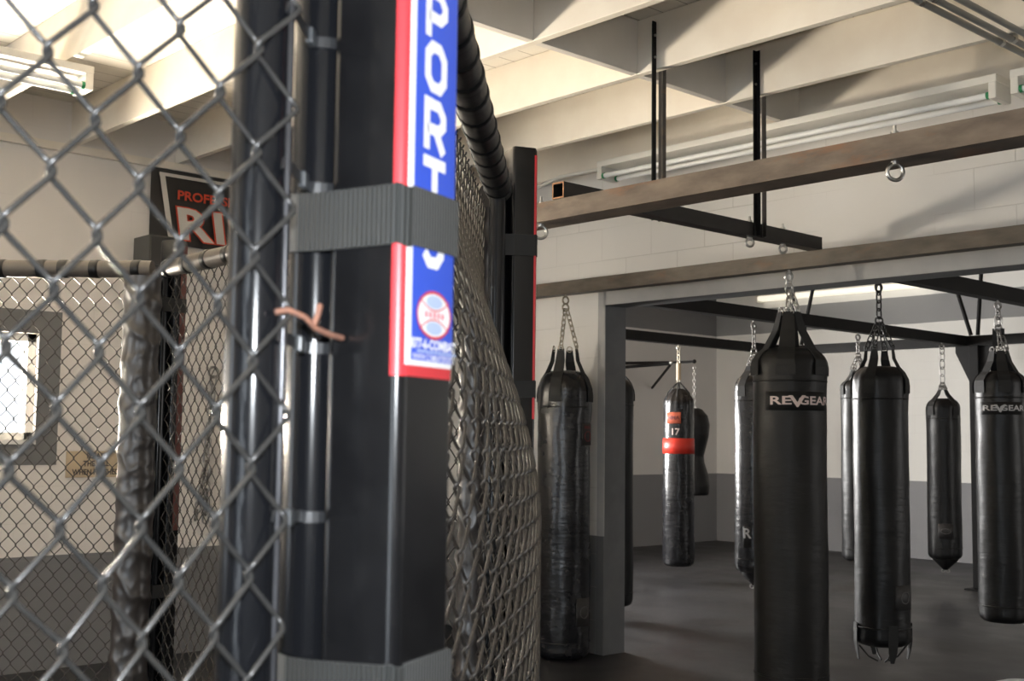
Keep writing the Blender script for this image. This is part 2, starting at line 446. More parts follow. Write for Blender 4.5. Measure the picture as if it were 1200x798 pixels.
# painted grey surround of the visible window
b = MB(); y0, y1, z0, z1 = 1.30, 2.655, 1.135, 2.0; h = WIN[0]
for a0, a1, q0, q1 in ((y0, h[0], z0, z1), (h[1], y1, z0, z1), (h[0], h[1], z0, h[2]-.02), (h[0], h[1], h[3], z1)): b.box(XL, XL+.006, a0, a1, q0, q1)
struct('trim_2', b, 'window_grey')
b = MB(); b.box(XL, XL+.035, YF, YW, ZJ-.045, ZJ); struct('trim_3', b, 'cream')
b = MB(); b.box(XL-26, XL-.25, -14, 16, -.2, -.05); b.box(XL-.25, 16, -16, YF-.25, -.2, -.05); struct('ground', b, 'ground')

# joists, each its own timber
JY = [-3.19+.65*i for i in range(14)]            # ... 2.01 2.66 3.31 3.96 4.61 5.26
JLAB = {8: 'painted white ceiling joist nearest the camera, over the short left light fixture',
        9: 'painted white ceiling joist just beyond the end of the short left light fixture',
        10: 'painted white ceiling joist crossing directly above the corner of the black banner',
        11: 'painted white ceiling joist gripped by the left pair of steel hanger straps',
        12: 'painted white ceiling joist gripped by the right pair of steel hanger straps',
        13: 'painted white ceiling joist directly above the long twin tube light fixture'}
for i in JLAB:
    b = MB(); yy = JY[i] if i < 13 else 5.24
    b.rbox(XL, XR-.005, yy, yy+.04, ZJ, ZD-.002, .003)
    solo('ceiling_joist', b, 'cream', JLAB[i], 'joist', 'white ceiling joists')
for i in range(8, 13):
    b = MB(); y0 = JY[i]+.042; y1 = (JY[i+1] if i < 12 else 5.24)-.002
    b.rbox(-3.50-.04, -3.50, y0, y1, ZJ+.002, ZD-.003, .002)
    solo('joist_blocking', b, 'cream_block', {8: 'white blocking piece between the two joists nearest the camera',
        9: 'white blocking piece between the second and third joists, up behind the cage post',
        10: 'white blocking piece just left of the left pair of hanger straps, on their near side',
        11: 'white blocking piece between the two joists that carry hanger straps',
        12: 'white blocking piece between the right hanger straps and the long light fixture'}[i], 'blocking', 'blocking between the joists')

# ------------------------------------------------------------------ light fixtures (unlit)
def fixture(name, label, a, bp, w, tubes, cat='light fixture', lit=False):
    a = V(a); bp = V(bp); d = (bp-a).normalized(); L = (bp-a).length; sd = d.cross(V((0, 0, 1))).normalized()
    r = root(name, (a+bp)/2, label, cat); c = (a+bp)/2
    m = MB(); m.obox(c + V((0, 0, .032)), d, sd, V((0, 0, 1)), L/2, w/2, .018, .004); m.build('housing', 'white_metal', r)
    for e in (a, bp):
        s = 1 if e is a else -1
        m = MB(); m.obox(e + d*s*.02 - V((0, 0, .022)), d, sd, V((0, 0, 1)), .018, w*.5, .038, .004); m.build('end_socket', 'white_metal', r)
    if tubes:
        for q in (-1, 1):
            m = MB(); m.tube([a + d*.04 + sd*q*w*.38 - V((0, 0, .040)), bp - d*.04 + sd*q*w*.38 - V((0, 0, .040))], .015, 14); t = m.build('fluorescent_tube', 'tube', r)
            for e, s in ((a, 1), (bp, -1)):
                m = MB(); m.tube([e + d*s*.038 + sd*q*w*.38 - V((0, 0, .040)), e + d*s*.052 + sd*q*w*.38 - V((0, 0, .040))], .0175, 12); m.build('socket_ring', 'green', t)
    if lit:
        m = MB(); m.obox(c + d*0 - V((0, 0, .012)), d, sd, V((0, 0, 1)), L/2-.04, w*.46, .028, .006); m.build('diffuser', 'lit_diffuser', r)
    return r
FY = 5.14
fixture('strip_light', 'long white twin tube strip light on the ceiling above the rusty beams', (-4.80, FY, ZJ-.052), (-2.36, FY, ZJ-.052), .15, True)
fixture('strip_light', 'next white strip light, only its left end at the right frame edge under the joist', (-2.30, FY, ZJ-.052), (.14, FY, ZJ-.052), .15, True)
fixture('strip_light', 'short white strip light at top left behind the near wire mesh', (-5.2, .9, ZJ-.058), (-5.2, 2.13, ZJ-.058), .15, True)
fixture('strip_light', 'glowing cream strip light high on the far wall behind the bag chains', (-9.0, YB-.09, 3.125), (-6.6, YB-.09, 3.125), .14, False, lit=True)
# white cable pipe leading left from the long strip light
b = MB(); b.tube([(-6.6, FY+.03, ZJ-.075), (-5.55, FY+.03, ZJ-.075), (-5.2, FY+.01, ZJ-.02), (-4.82, FY, ZJ-.03)], .011, 8)
solo('hanging_cable', b, 'white_metal', 'thin white power cord running left from the long strip light', 'cord')
# conduits over the right corner
for i, (x, dz, r) in enumerate(((-2.135, .022, .013), (-2.085, .022, .013), (-2.022, .022, .013), (-1.85, .022, .013))):
    rt = root('ceiling_conduit', (x, 3.3, ZJ-dz), ['thin grey conduit under the joists at upper right, leftmost of four', 'thin grey conduit under the joists at upper right, second of four from left',
        'thin grey conduit under the joists at upper right, third of four from left', 'thin grey conduit under the joists, alone at the top right corner'][i], 'conduit', 'grey conduits at the upper right')
    m = MB(); m.tube([(x, -1.5, ZJ-dz), (x, 5.1, ZJ-dz)], r, 10); m.build('pipe', 'conduit', rt)
    for y in (3.98, 4.63):
        m = MB(); m.ribbon([(x-r-.018, y, ZJ-.001), (x-r-.003, y, ZJ-.001), (x-r-.003, y, ZJ-dz-r*.5), (x, y, ZJ-dz-r-.003), (x+r+.003, y, ZJ-dz-r*.5), (x+r+.003, y, ZJ-.001), (x+r+.018, y, ZJ-.001)], (0, 1, 0), .022, .003)
        m.build('pipe_clip', 'zinc', rt)

# ------------------------------------------------------------------ steel beams
def hollow(name, label, cat, axis, a0, a1, c1, c2, s1, s2, mat, wall=.006, group=None, endmat=None):
    """square steel tube along x or y, open ends"""
    def P(t, p, q): return (t, p, q) if axis == 0 else (p, t, q)
    r = root(name, P((a0+a1)/2, c1, c2-s2/2), label, cat, group)
    m = MB()
    o = [(-s1/2, -s2/2), (s1/2, -s2/2), (s1/2, s2/2), (-s1/2, s2/2)]
    i = [(p[0]*(1-2*wall/s1), p[1]*(1-2*wall/s2)) for p in o]
    vs = [P(t, c1+p, c2+q) for t in (a0, a1) for p, q in o]
    vi = [P(t, c1+p, c2+q) for t in (a0, a1) for p, q in i]
    m.add(vs + vi, [(j, (j+1) % 4, 4+(j+1) % 4, 4+j) for j in range(4)] + [(8+j, 12+j, 12+(j+1) % 4, 8+(j+1) % 4) for j in range(4)])
    m.build('tube', mat, r)
    for t, off in ((a0, 0), (a1, 4)):
        m = MB(); vv = [vs[off+j] for j in range(4)] + [vi[off+j] for j in range(4)]
        m.add(vv, [(j, (j+1) % 4, 4+(j+1) % 4, 4+j) for j in range(4)])
        m.build('cut_end', endmat or mat, r)
    return r
ZB0, ZB1 = 2.205, 2.285                       # underside and top of the beams
AY, BY = 3.32, 5.13
beamA = hollow('overhead_beam', 'rusty square steel beam highest in the picture, running out at the right edge', 'beam', 0, -4.15, XR-.01, AY+.07, (ZB0+ZB1)/2, .14, .08, 'rusty', endmat='rust_edge')
beamB = hollow('overhead_beam', 'dull rusty steel beam running just in front of the grey lintel', 'beam', 0, XL+.01, XR-.01, BY+.04, (ZB0+ZB1)/2, .08, .08, 'rusty_dull')
CX = -3.35
beamC = hollow('cross_beam', 'dark steel cross beam resting on both rusty beams, its open rusty end facing us', 'beam', 1, AY-.005, BY+.035, CX-.005, ZB1+.034, .066, .066, 'dark_steel', endmat='rust_edge')
for i, (yj, xo) in enumerate(((3.96, CX-.005-.033-.0065), (4.61, CX-.005+.033+.0005))):
    for j, yy in enumerate((yj-.014, yj+.054)):
        r = root('hanger_strap', (xo, yy, ZB1), [['dark hanger strap, near one of the left pair', 'grey hanger strap, far one of the left pair'], ['dark hanger strap, near one of the right pair', 'rust-marked hanger strap, far one of the right pair']][i][j] + ' holding up the dark cross beam', 'hanger strap', 'hanger straps between joists and cross beam')
        zt = ZJ+.215; zb = ZB1+.004; zc = (zb+zt)/2; e = (V((1, 0, 0)), V((0, 1, 0)), V((0, 0, 1)))
        m = MB(); m.obox(V((xo+.003, yy, zc)), *e, .003, .0125, (zt-zb)/2, .001)
        m.build('strap', 'black_steel' if j == 0 else 'strap_steel', r)
        m = MB(); s_ = -1 if j == 0 else 1; q = -1 if i == 0 else 1
        m.obox(V((xo+.003+q*.0125, yy-s_*.0105, zc)), *e, .0095, .002, (zt-zb)/2, .001)
        m.build('flange', 'black_steel' if j == 0 else 'dark_steel', r)
        for z in (ZJ+.05, ZJ+.15):
            m = MB(); m.tube([(xo+.006, yy, z), (xo+.012, yy, z)], .006, 6); m.build('bolt_head', 'zinc', r)

def eyebolt(x, y, z0, z1, label, R=.026):
    """eye under a beam, threaded shank through it, nut on top"""
    r = root('hanging_eye_bolt', (x, y, z0-.05), label, 'eye bolt')
    m = MB(); m.torus((x, y, z0-R-.008), (.8, -.6, 0), R, .0065); m.build('eye', 'zinc', r)
    m = MB(); m.tube([(x, y, z0-.012), (x, y, z1+.035)], .006, 8); m.build('shank', 'zinc', r)
    for z in (z0-.004, z1+.008):
        m = MB(); m.tube([(x, y, z-.007), (x, y, z+.007)], .014, 6); m.build('nut', 'zinc', r)
eyebolt(-1.895, AY+.04, ZB0, ZB1, 'zinc eye bolt hanging empty under the highest rusty beam at right')
eyebolt(-3.50, AY+.04, ZB0, ZB1, 'zinc eye bolt under the highest rusty beam, half hidden by the far cage post')
eyebolt(CX-.005, 4.60, ZB1+.001, ZB1+.067, 'small zinc eye bolt under the dark cross beam below the right straps', .018)
eyebolt(CX-.005, 4.87, ZB1+.001, ZB1+.067, 'small zinc eye bolt under the dark cross beam near its far end', .018)

# black bag rack in the back room
D1X, D2X, EX, GY = -5.20, -7.13, -3.35, 10.42
hollow('rack_beam', 'long black rack beam running back from behind the grey jamb to the corner post', 'beam', 1, YW+TW+.02, GY-.045, D1X, ZB0+.045, .08, .09, 'black_steel', group='black bag rack beams')
hollow('rack_beam', 'thin looking black rack beam farthest left, over the bag with the red band', 'beam', 1, YW+TW+.02, GY-.045, D2X, ZB0+.045, .08, .09, 'black_steel', group='black bag rack beams')
hollow('rack_beam', 'black rack beam at upper right leading over the rightmost bag', 'beam', 1, YW+TW+.02, GY-.045, EX, ZB0+.045, .08, .09, 'black_steel', group='black bag rack beams')
hollow('rack_beam', 'black rack beam crossing at the far end of the rack, parallel to the far wall', 'beam', 0, -7.3, 1.0, GY, ZB0+.045, .08, .09, 'black_steel', group='black bag rack beams')
def rack_post(x, label):
    r = root('rack_post', (x, GY, 0), label, 'post')
    m = MB(); m.rbox(x-.045, x+.045, GY-.045, GY+.045, .012, ZB0-.001, .006); m.build('upright', 'black_steel', r)
    m = MB(); m.rbox(x-.10, x+.10, GY-.10, GY+.10, 0, .012, .003); m.build('base_plate', 'black_steel', r)
    for sx in (-1, 1):
        m = MB(); m.add([(x+sx*.045, GY-.006, ZB0-.002), (x+sx*.19, GY-.006, ZB0-.002), (x+sx*.19, GY-.006, ZB0-.06), (x+sx*.045, GY-.006, ZB0-.36),
                         (x+sx*.045, GY+.006, ZB0-.002), (x+sx*.19, GY+.006, ZB0-.002), (x+sx*.19, GY+.006, ZB0-.06), (x+sx*.045, GY+.006, ZB0-.36)],
                        [(0, 1, 2, 3), (4, 5, 6, 7), (0, 1, 5, 4), (1, 2, 6, 5), (2, 3, 7, 6), (3, 0, 4, 7)]); m.build('gusset', 'black_steel', r)
rack_post(-5.10, 'black steel rack post with gussets, partly behind the rightmost bag')
rack_post(-7.05, 'black steel rack post hidden behind the large lettered bag')
def brace(p, q, label):
    m = MB(); m.tube([p, q], .019, 10); solo('ceiling_brace', m, 'black_steel', label, 'brace', 'braces from the rack up to the ceiling')
brace((-5.14, GY, ZB1+.02), (-5.42, GY, 3.23), 'left strut of the black V brace above the rack post at right')
brace((-5.09, GY+.03, ZB1+.02), (-5.02, GY+.03, 3.23), 'right strut of the black V brace above the rack post at right')
brace((-7.04, GY-.02, ZB1+.02), (-7.04, GY-.02, 3.23), 'upright black strut right beside the straps of the large lettered bag')
brace((-6.98, GY+.03, ZB1+.02), (-6.76, GY+.05, 3.23), 'slanting black strut leaning right beside the large lettered bag straps')

# wall bracket with a hanging bar on the far left wall
r = root('bag_bracket', (-9.2, 10.6, 2.05), 'dark steel wall bracket left of the bag with the red band', 'bracket')
for p, q, n, rad in (((XB, 10.62, 2.225), (-8.75, 10.5, 2.19), 'arm', .018), ((XB, 10.35, 2.14), (-8.75, 10.5, 2.18), 'arm', .018), ((XB, 11.3, 1.95), (-8.78, 10.52, 2.17), 'brace', .016), ((-8.77, 10.5, 2.19), (-8.42, 10.5, 2.19), 'bar', .013)):
    m = MB(); m.tube([p, q], rad, 8); m.build(n, 'black_steel', r)
m = MB(); m.sphere((-8.75, 10.5, 2.19), .032, 12, 8); m.build('joint', 'zinc', r)
m = MB(); m.sphere((-8.42, 10.5, 2.19), .024, 12, 8); m.build('end_cap', 'black_steel', r)

# ------------------------------------------------------------------ punching bags
CAM = V((0, 0, 1.33))
def bag(label, x, y, zb, zs, zc, R, ztop, straps, ring_z, ring_r, hub_z, mat='bag', strapw=.05, tail=None, n_chain=None, chain_mat='dull_zinc',
        group=None, ph=0.0, taper=1.0, seam=True, single=True, wrinkle=.0035, low=.0, L=.05, name='hanging_punching_bag', strapmat='strap_black'):
    """x, y: place; zb bottom, zs shoulder, zc crown, ring_z strap tops, hub_z where the chains meet, ztop the beam"""
    tocam = math.atan2(-y, -x)
    r = root(name, (x, y, zb), label, 'punching bag', group, rz=tocam + PI/2 - PI)      # local -y faces the camera
    r.rotation_euler = (0, 0, tocam + PI/2)
    Z = lambda z: z - zb
    prof = []
    H = Z(zs)
    for i in range(7):
        a = PI/2*i/6; e = .05
        prof.append((e*(1-math.cos(a)), (R*taper-e) + e*math.sin(a)))
    prof = [(0.0, R*.25), (0.0, R*.6)] + prof
    nz = 60
    for i in range(1, nz+1):
        t = i/nz; z = .05 + (H-.05)*t
        prof.append((z, R*(taper + (1-taper)*min(1, t*1.2))))
    hc = Z(zc) - H
    for i in range(1, 9):
        a = PI/2*i/8; prof.append((H + hc*math.sin(a)*1.0, R*(.30 + .70*math.cos(a)**.8) if i < 8 else R*.30))
    sd = random.random()*50
    def dent(a, z, rr):
        t = z/max(H, .1); edge = math.exp(-((t-1.0)/.10)**2) + .8*math.exp(-((t-.03)/.10)**2)
        w = fbm(math.cos(a)*2.2+sd, math.sin(a)*2.2, z*5+sd)*wrinkle*(.5+1.6*edge)
        w += fbm(math.cos(a)*1.0+sd, math.sin(a)*1.0, z*1.4)*wrinkle*1.3
        w += math.sin(a*11+sd)*.0022*edge
        return w
    m = MB(); m.lathe(prof, 48, dent=dent); body = m.build('body', mat, r, True)
    if seam:
        for zz in (H-.09, .10+low):
            m = MB(); m.torus((0, 0, zz), (0, 0, 1), R*(1.0 if zz > H/2 else max(taper, taper+.03*(1-taper)))+.0005, .0045, 40, 6); m.build('seam', mat, body, True)
    # straps
    for i in range(straps):
        a = ph + 2*PI*i/straps; d = V((math.cos(a), math.sin(a), 0)); sdir = V((-math.sin(a), math.cos(a), 0))
        pts = [d*(R+.006) + V((0, 0, H-.06)), d*(R+.007) + V((0, 0, H-.02)), d*(R*.985+.006) + V((0, 0, H+hc*.18)), d*(R*.84+.007) + V((0, 0, H+hc*.62)),
               d*(R*.66+.008) + V((0, 0, H+hc*.92)), d*((R*.5+ring_r)/2+.006) + V((0, 0, (H+hc*.9+Z(ring_z))/2)), d*ring_r + V((0, 0, Z(ring_z)))]
        m = MB(); m.ribbon(pts, sdir, [strapw*1.15, strapw*1.15, strapw, strapw, strapw*.95, strapw*.85, strapw*.6], .004); m.build('strap', strapmat, r, True)
        m = MB(); m.torus(d*ring_r + V((0, 0, Z(ring_z)+.006)), d, .017, .0035, 14, 6); m.build('strap_ring', chain_mat, r, True)
        if n_chain is None or i < n_chain:
            m = MB(); m.chain(d*ring_r + V((0, 0, Z(ring_z)+.012)), d*.010 + V((0, 0, Z(hub_z)-.012)), L, L*.52, .0038); m.build('chain', chain_mat, r, True)
    m = MB(); m.torus((0, 0, Z(hub_z)), (.5, -.86, 0), .022, .0055, 16, 8); m.build('hub_ring', chain_mat, r, True)
    if single:
        m = MB(); m.chain((0, 0, Z(hub_z)+.018), (0, 0, Z(ztop)-.026), L*1.05, L*.56, .0048); m.build('hanging_chain', chain_mat, r, True)
    m = MB(); m.torus((0, 0, Z(ztop)-.034), (.6, -.8, 0), .022, .006, 16, 8)
    m.tube([(0, 0, Z(ztop)-.012), (0, 0, Z(ztop)+.005)], .007, 8); m.build('eye_hook', chain_mat, r, True)
    if tail == 'cone':
        m = MB(); m.lathe([(.02, R*.80), (-.01, R*.74), (-.05, R*.45), (-.085, R*.20), (-.095, R*.14)], 32); m.build('tail_cap', mat, r, True)
        for q in (-1, 1):
            m = MB(); m.torus((q*.02, 0, -.105), (0, 1, 0), .014, .003, 12, 6); m.build('tail_ring', 'zinc', r, True)
    if tail == 'tabs':
        for i in range(4):
            a = .35 + i*PI/2; d = V((math.cos(a), math.sin(a), 0)); s_ = V((-math.sin(a), math.cos(a), 0))
            m = MB(); m.ribbon([d*(R+.004)+V((0, 0, .12)), d*(R+.004)+V((0, 0, .02)), d*(R-.002)+V((0, 0, -.02)), d*(R*.92)+V((0, 0, -.075))], s_, [.05, .05, .045, .02], .004); m.build('tab', 'strap_black', r, True)
            m = MB(); m.tube([d*(R*.9)+V((0, 0, .0)), d*(R*.55)+V((0, 0, -.06)), d*(R*.2)+V((0, 0, -.085))], .005, 6); m.build('tie_cord', 'black_chain', r, True)
    r['R'] = R
    return r, Z
def cyl_fn(R, ang, z0, lift=.0015):
    """local -y faces the camera; ang > 0 turns towards image right"""
    return lambda x, y, z: V(((R+lift+z)*math.sin(ang + x/R), -(R+lift+z)*math.cos(ang + x/R), z0 + y))
def patch(r, name, R, ang, z0, w, h, mat, lift=.0045):
    m = MB(); fn = cyl_fn(R, ang, z0, lift); n = 14; vs = []
    for i in range(n+1):
        x = -w/2 + w*i/n
        vs += [fn(x, -h/2, 0), fn(x, h/2, 0)]
    m.add(vs, [(2*i, 2*i+2, 2*i+3, 2*i+1) for i in range(n)], True)
    # edge thickness
    vs2 = []
    for i in range(n+1):
        x = -w/2 + w*i/n; vs2 += [fn(x, -h/2, -.004), fn(x, h/2, -.004)]
    b0 = len(m.v); m.add(vs2, [(2*i, 2*i+2, 2*i+3, 2*i+1) for i in range(n)], True)
    m.f += [(2*i, 2*i+2, b0+2*i+2, b0+2*i) for i in range(n)] + [(2*i+1, 2*i+3, b0+2*i+3, b0+2*i+1) for i in range(n)] + [(0, 1, b0+1, b0), (2*n, 2*n+1, b0+2*n+1, b0+2*n)]
    m.sm += [False]*(2*n+2)
    return m.build(name, mat, r, True)
def brand(r, R, ang, z0, w, h, mat):
    """the REVGEAR wordmark: wide bold capitals with a large V"""
    p = patch(r, 'label_patch', R, ang, z0, w, h, 'patch_black')
    fn = cyl_fn(R, ang, z0, .0065)
    map_text('lettering', 'RE', h*.62, lambda x, y, z: fn(x - w*.275, y + h*.0, z), mat, p, True, sx=1.75, bold=.022, cut=.01)
    map_text('lettering', 'V', h*.84, lambda x, y, z: fn(x - w*.035, y - h*.05, z), mat, p, True, sx=1.55, bold=.028, cut=.01)
    map_text('lettering', 'GEAR', h*.62, lambda x, y, z: fn(x + w*.255, y + h*.0, z), mat, p, True, sx=1.32, bold=.022, cut=.01)

g_lit = 'black punching bags in the gym'
R1 = .185
b1, Z1 = bag('large black bag nearest at centre right, white lettering on its upper front', -3.525, 5.17, .06, 1.715, 1.80, R1, ZB0, 6, 1.985, .05, 2.11, 'bag_dull', .085, chain_mat='zinc', ph=-PI/2-.10, n_chain=4, L=.055, wrinkle=.0035)
brand(b1, R1, math.radians(15), Z1(1.522), .345, .094, 'letter_pink')
R0 = .162
b0, Z0 = bag('wrinkled black bag hanging left of the grey jamb, against the cage mesh', -5.155, 5.17, .004, 1.60, 1.735, R0, ZB0, 4, 1.865, .075, 2.125, 'bag_glossy', .07, ph=-PI/2-.36, chain_mat='brass', L=.05, single=False, wrinkle=.0055, n_chain=2)
q = patch(b0, 'label_patch', R0, math.radians(58), Z0(1.345), .10, .13, 'patch_grey')
m = MB(); fn = cyl_fn(R0, math.radians(58), Z0(1.345), .006)
m.tube([fn(.03*math.cos(t*PI/8), -.012+.03*math.sin(t*PI/8), 0) for t in range(16)], .003, 5, closed=True); m.build('round_mark', 'mark_red', q, True)
map_text('lettering', 'MMA', .03, lambda x, y, z: fn(x, y+.042, z), 'mark_red', q, True, bold=.02)
q = patch(b0, 'label_patch', R0, math.radians(50), Z0(.285), .12, .17, 'patch_grey')
m = MB(); fn = cyl_fn(R0, math.radians(50), Z0(.285), .006); m.tube([fn(.035*math.cos(t*PI/8), .035*math.sin(t*PI/8), 0) for t in range(16)], .003, 5, closed=True); m.build('round_mark', 'mark_grey', q, True)
R2 = .146
b2, Z2 = bag('black bag right of the large lettered bag, torn tabs at its bottom', -3.42, 5.87, .235, 1.645, 1.735, R2, ZB0, 4, 1.825, .075, 1.985, 'bag', .055, tail='tabs', ph=-PI/2-.36, L=.055, chain_mat='black_chain')
q = patch(b2, 'label_patch', R2, math.radians(50), Z2(.50), .12, .13, 'patch_grey')
m = MB(); fn = cyl_fn(R2, math.radians(50), Z2(.50), .006); m.tube([fn(.03*math.cos(t*PI/8), .03*math.sin(t*PI/8), 0) for t in range(16)], .003, 5, closed=True); m.build('round_mark', 'mark_grey', q, True)
bag('black bag almost hidden behind the bag with torn tabs', -5.215, 8.62, .36, 1.76, 1.82, .142, ZB0, 4, 1.90, .06, 2.02, 'bag', .05, ph=.5)
R3 = .143
b3, Z3 = bag('black bag half hidden behind the left side of the large lettered bag', -5.26, 7.26, .36, 1.70, 1.80, R3, ZB0, 4, 1.87, .055, 1.98, 'bag_glossy', .06, tail='cone', ph=.9)
q = patch(b3, 'label_patch', R3, math.radians(-22), Z3(.62), .06, .15, 'patch_black')
map_text('lettering', 'R', .10, lambda x, y, z: cyl_fn(R3, math.radians(-22), Z3(.645), .0065)(x, y, z), 'letter_grey', q, True, bold=.02)
R4 = .143
b4, Z4 = bag('slim black bag hanging alone before the far wall, left of the rack post', -5.18, 9.95, .30, 1.62, 1.71, R4, ZB0, 4, 1.785, .035, 1.83, 'bag', .06, tail='cone', ph=.8, L=.09)
q = patch(b4, 'label_patch', R4, 0.05, Z4(.55), .125, .13, 'patch_grey')
m = MB(); fn = cyl_fn(R4, .05, Z4(.55), .006); m.tube([fn(.04*math.cos(t*PI/8), .022*math.sin(t*PI/8), 0) for t in range(16)], .003, 5, closed=True); m.build('round_mark', 'mark_grey', q, True)
R5 = .145
b5, Z5 = bag('rightmost black bag at the frame edge, small grey lettering near its top', -3.35, 7.15, .245, 1.69, 1.765, R5, ZB0, 6, 1.89, .05, 2.03, 'bag', .07, ph=-PI/2+.2, L=.05, n_chain=2)
brand(b5, R5, math.radians(4), Z5(1.534), .255, .075, 'letter_grey')
m = MB(); m.ribbon([(0, 0, Z5(1.92)), (0, 0, Z5(2.03))], (1, 0, 0), .07, .006); m.build('sling', 'strap_black', b5, True)
m = MB(); m.link((0, 0, Z5(2.07)), (0, 0, 1), (1, 0, 0), .085, .04, .005); m.build('carabiner', 'zinc', b5, True)

# bag with the red band: gathered top, tape hose over the chain
R6 = .146
x6, y6, zb6 = -7.13, 8.66, .15
r6 = root('hanging_punching_bag', (x6, y6, zb6), 'black bag with a bright red band near the far left corner', 'punching bag')
r6.rotation_euler = (0, 0, math.atan2(-y6, -x6) + PI/2)
prof = [(0, .03), (0, .09)] + [(.05*(1-math.cos(PI/2*i/5)), R6*1.0-.05+.05*math.sin(PI/2*i/5)) for i in range(6)]
prof += [(.05 + 1.45*i/50, R6*(1.0 + .03*math.sin(i/50*PI) - .05*(i/50))) for i in range(1, 51)]
prof += [(1.54, R6*.90), (1.57, R6*.78), (1.60, R6*.58), (1.625, R6*.40), (1.64, R6*.25)]
m = MB(); m.lathe(prof, 56, dent=lambda a, z, rr: (math.sin(a*14)*.006*max(0, min(1, (z-1.38)/.15))) + fbm(math.cos(a)*2, math.sin(a)*2, z*4)*.004)
m.build('body', 'bag_glossy', r6, True)
m = MB()
for i in range(1, 13):
    pass
fnb = lambda z: R6*(1.0 + .03*math.sin((z-.05)/1.45*PI) - .05*(z-.05)/1.45) + .003
m.lathe([(1.035, fnb(1.035)-.003), (1.035, fnb(1.035)), (1.10, fnb(1.1)+.001), (1.178, fnb(1.178)), (1.178, fnb(1.178)-.003)], 48, cap=False); m.build('red_band', 'red_band', r6, True)
q = patch(r6, 'label_patch', R6*.96, math.radians(-20), 1.365, .14, .105, 'orange', .006)
fn = cyl_fn(R6*.96, math.radians(-20), 1.365, .0075)
map_text('lettering', 'MMA', .05, lambda x, y, z: fn(x, y, z), 'mark_red', q, True, bold=.02)
map_text('number', '17', .085, lambda x, y, z: cyl_fn(R6*.97, math.radians(-14), 1.235, .006)(x, y, z), 'letter_pink', r6, True, bold=.02, cut=.02)
for i in range(6):
    a = .4 + i*PI/3; d = V((math.cos(a), math.sin(a), 0))
    m = MB(); m.tube([d*R6*.93+V((0, 0, 1.47)), d*R6*.75+V((0, 0, 1.60)), d*R6*.3+V((0, 0, 1.67)), d*.012+V((0, 0, 1.70))], .006, 6); m.build('cord', 'strap_black', r6, True)
m = MB(); m.chain((0, 0, 1.70), (0, 0, ZB0-zb6-.02), .055, .03, .0045); m.build('hanging_chain', 'brass', r6, True)
m = MB(); m.tube([(0, 0, 1.72), (0, 0, 1.88)], .022, 10); m.build('chain_sleeve', 'tan', r6, True)
m = MB(); m.torus((0, 0, ZB0-zb6-.03), (.6, -.8, 0), .022, .006); m.tube([(0, 0, ZB0-zb6-.012), (0, 0, ZB0-zb6+.005)], .007, 8); m.build('eye_hook', 'zinc', r6, True)

bag('black bag whose edge shows just right of the grey jamb', -5.99, 6.53, .10, 1.66, 1.77, .143, 1.95, 4, 1.83, .05, 1.90, 'bag', .06, ph=.4, L=.04)
# a bar for it between the two rack beams
m = MB(); m.tube([(-7.17, 6.53, 2.31), (-5.16, 6.53, 2.31)], .017, 10); solo('rack_crossbar', m, 'black_steel', 'black crossbar lying over two rack beams behind the grey jamb', 'bar')
m = MB(); m.chain((-5.99, 6.53, 1.95), (-5.99, 6.53, 2.295), .05, .028, .0048)
solo('bag_chain', m, 'zinc', 'short chain from the rack crossbar, hidden behind the grey jamb', 'chain')

# hourglass bag on the bracket
rh = root('hanging_uppercut_bag', (-8.42, 10.5, .70), 'black hourglass shaped bag tucked behind the bag with the red band', 'punching bag')
pts = [(0, .10), (.0, .15), (.02, .165), (.10, .172), (.22, .155), (.36, .115), (.43, .105), (.52, .125), (.66, .162), (.78, .172), (.88, .15), (.95, .09), (.97, .04)]
prof = []
for (z0, r0), (z1, r1) in zip(pts, pts[1:]):
    for t in range(4): prof.append((z0+(z1-z0)*t/4, r0+(r1-r0)*t/4))
m = MB(); m.lathe(prof, 40, dent=lambda a, z, rr: fbm(math.cos(a)*2+9, math.sin(a)*2, z*4)*.006); m.build('body', 'bag', rh, True)
m = MB(); m.chain((0, 0, .96), (0, 0, 1.44), .05, .028, .0048); m.build('hanging_chain', 'zinc', rh, True)

# ------------------------------------------------------------------ the cage
S45 = math.sqrt(.5)
HR = 1.96                                        # height of the padded top rail
V1 = V((-.797, .533, 0)); V2 = V((-2.275, 2.035, 0)); V3 = V((-4.30, 2.095, 0)); V4 = V((-5.87, .53, 0)); V0 = V((-.78, -1.62, 0))

def lattice(length, z0, z1, w, h, r, zph, end=True, shear=None, nside=6, dep=.0035):
    """chain link fabric in the local plane: u along, z up, d through. Every wire is one zigzag that hooks its neighbours."""
    m = MB(); ncol = int(length/w); hw = w; over = .0018
    for i in range(ncol):
        ur = -hw*i; ul = -hw*(i+1)
        k0 = math.ceil((z0 - zph)/h)-1; pts = []; z = None
        j = k0
        off = 0 if i % 2 == 0 else h/2
        while True:
            zr = zph + off + j*h                     # knot on the right side
            if zr > z1: break
            zl = zr + h/2
            for (u, z, d) in ((ur-hw*.13, zr-h*.105, dep), (ur+over*.35, zr-h*.048, dep*.85), (ur+over, zr, 0), (ur+over*.35, zr+h*.048, -dep*.85), (ur-hw*.13, zr+h*.105, -dep),
                              (ul+hw*.13, zl-h*.105, -dep), (ul-over*.35, zl-h*.048, -dep*.85), (ul-over, zl, 0), (ul-over*.35, zl+h*.048, dep*.85), (ul+hw*.13, zl+h*.105, dep)):
                if z0 <= z <= z1: pts.append((u, d, z))
            j += 1
        if shear: pts = [shear(*p) for p in pts]
        if len(pts) > 2: m.tube(pts, r, nside)
    return m

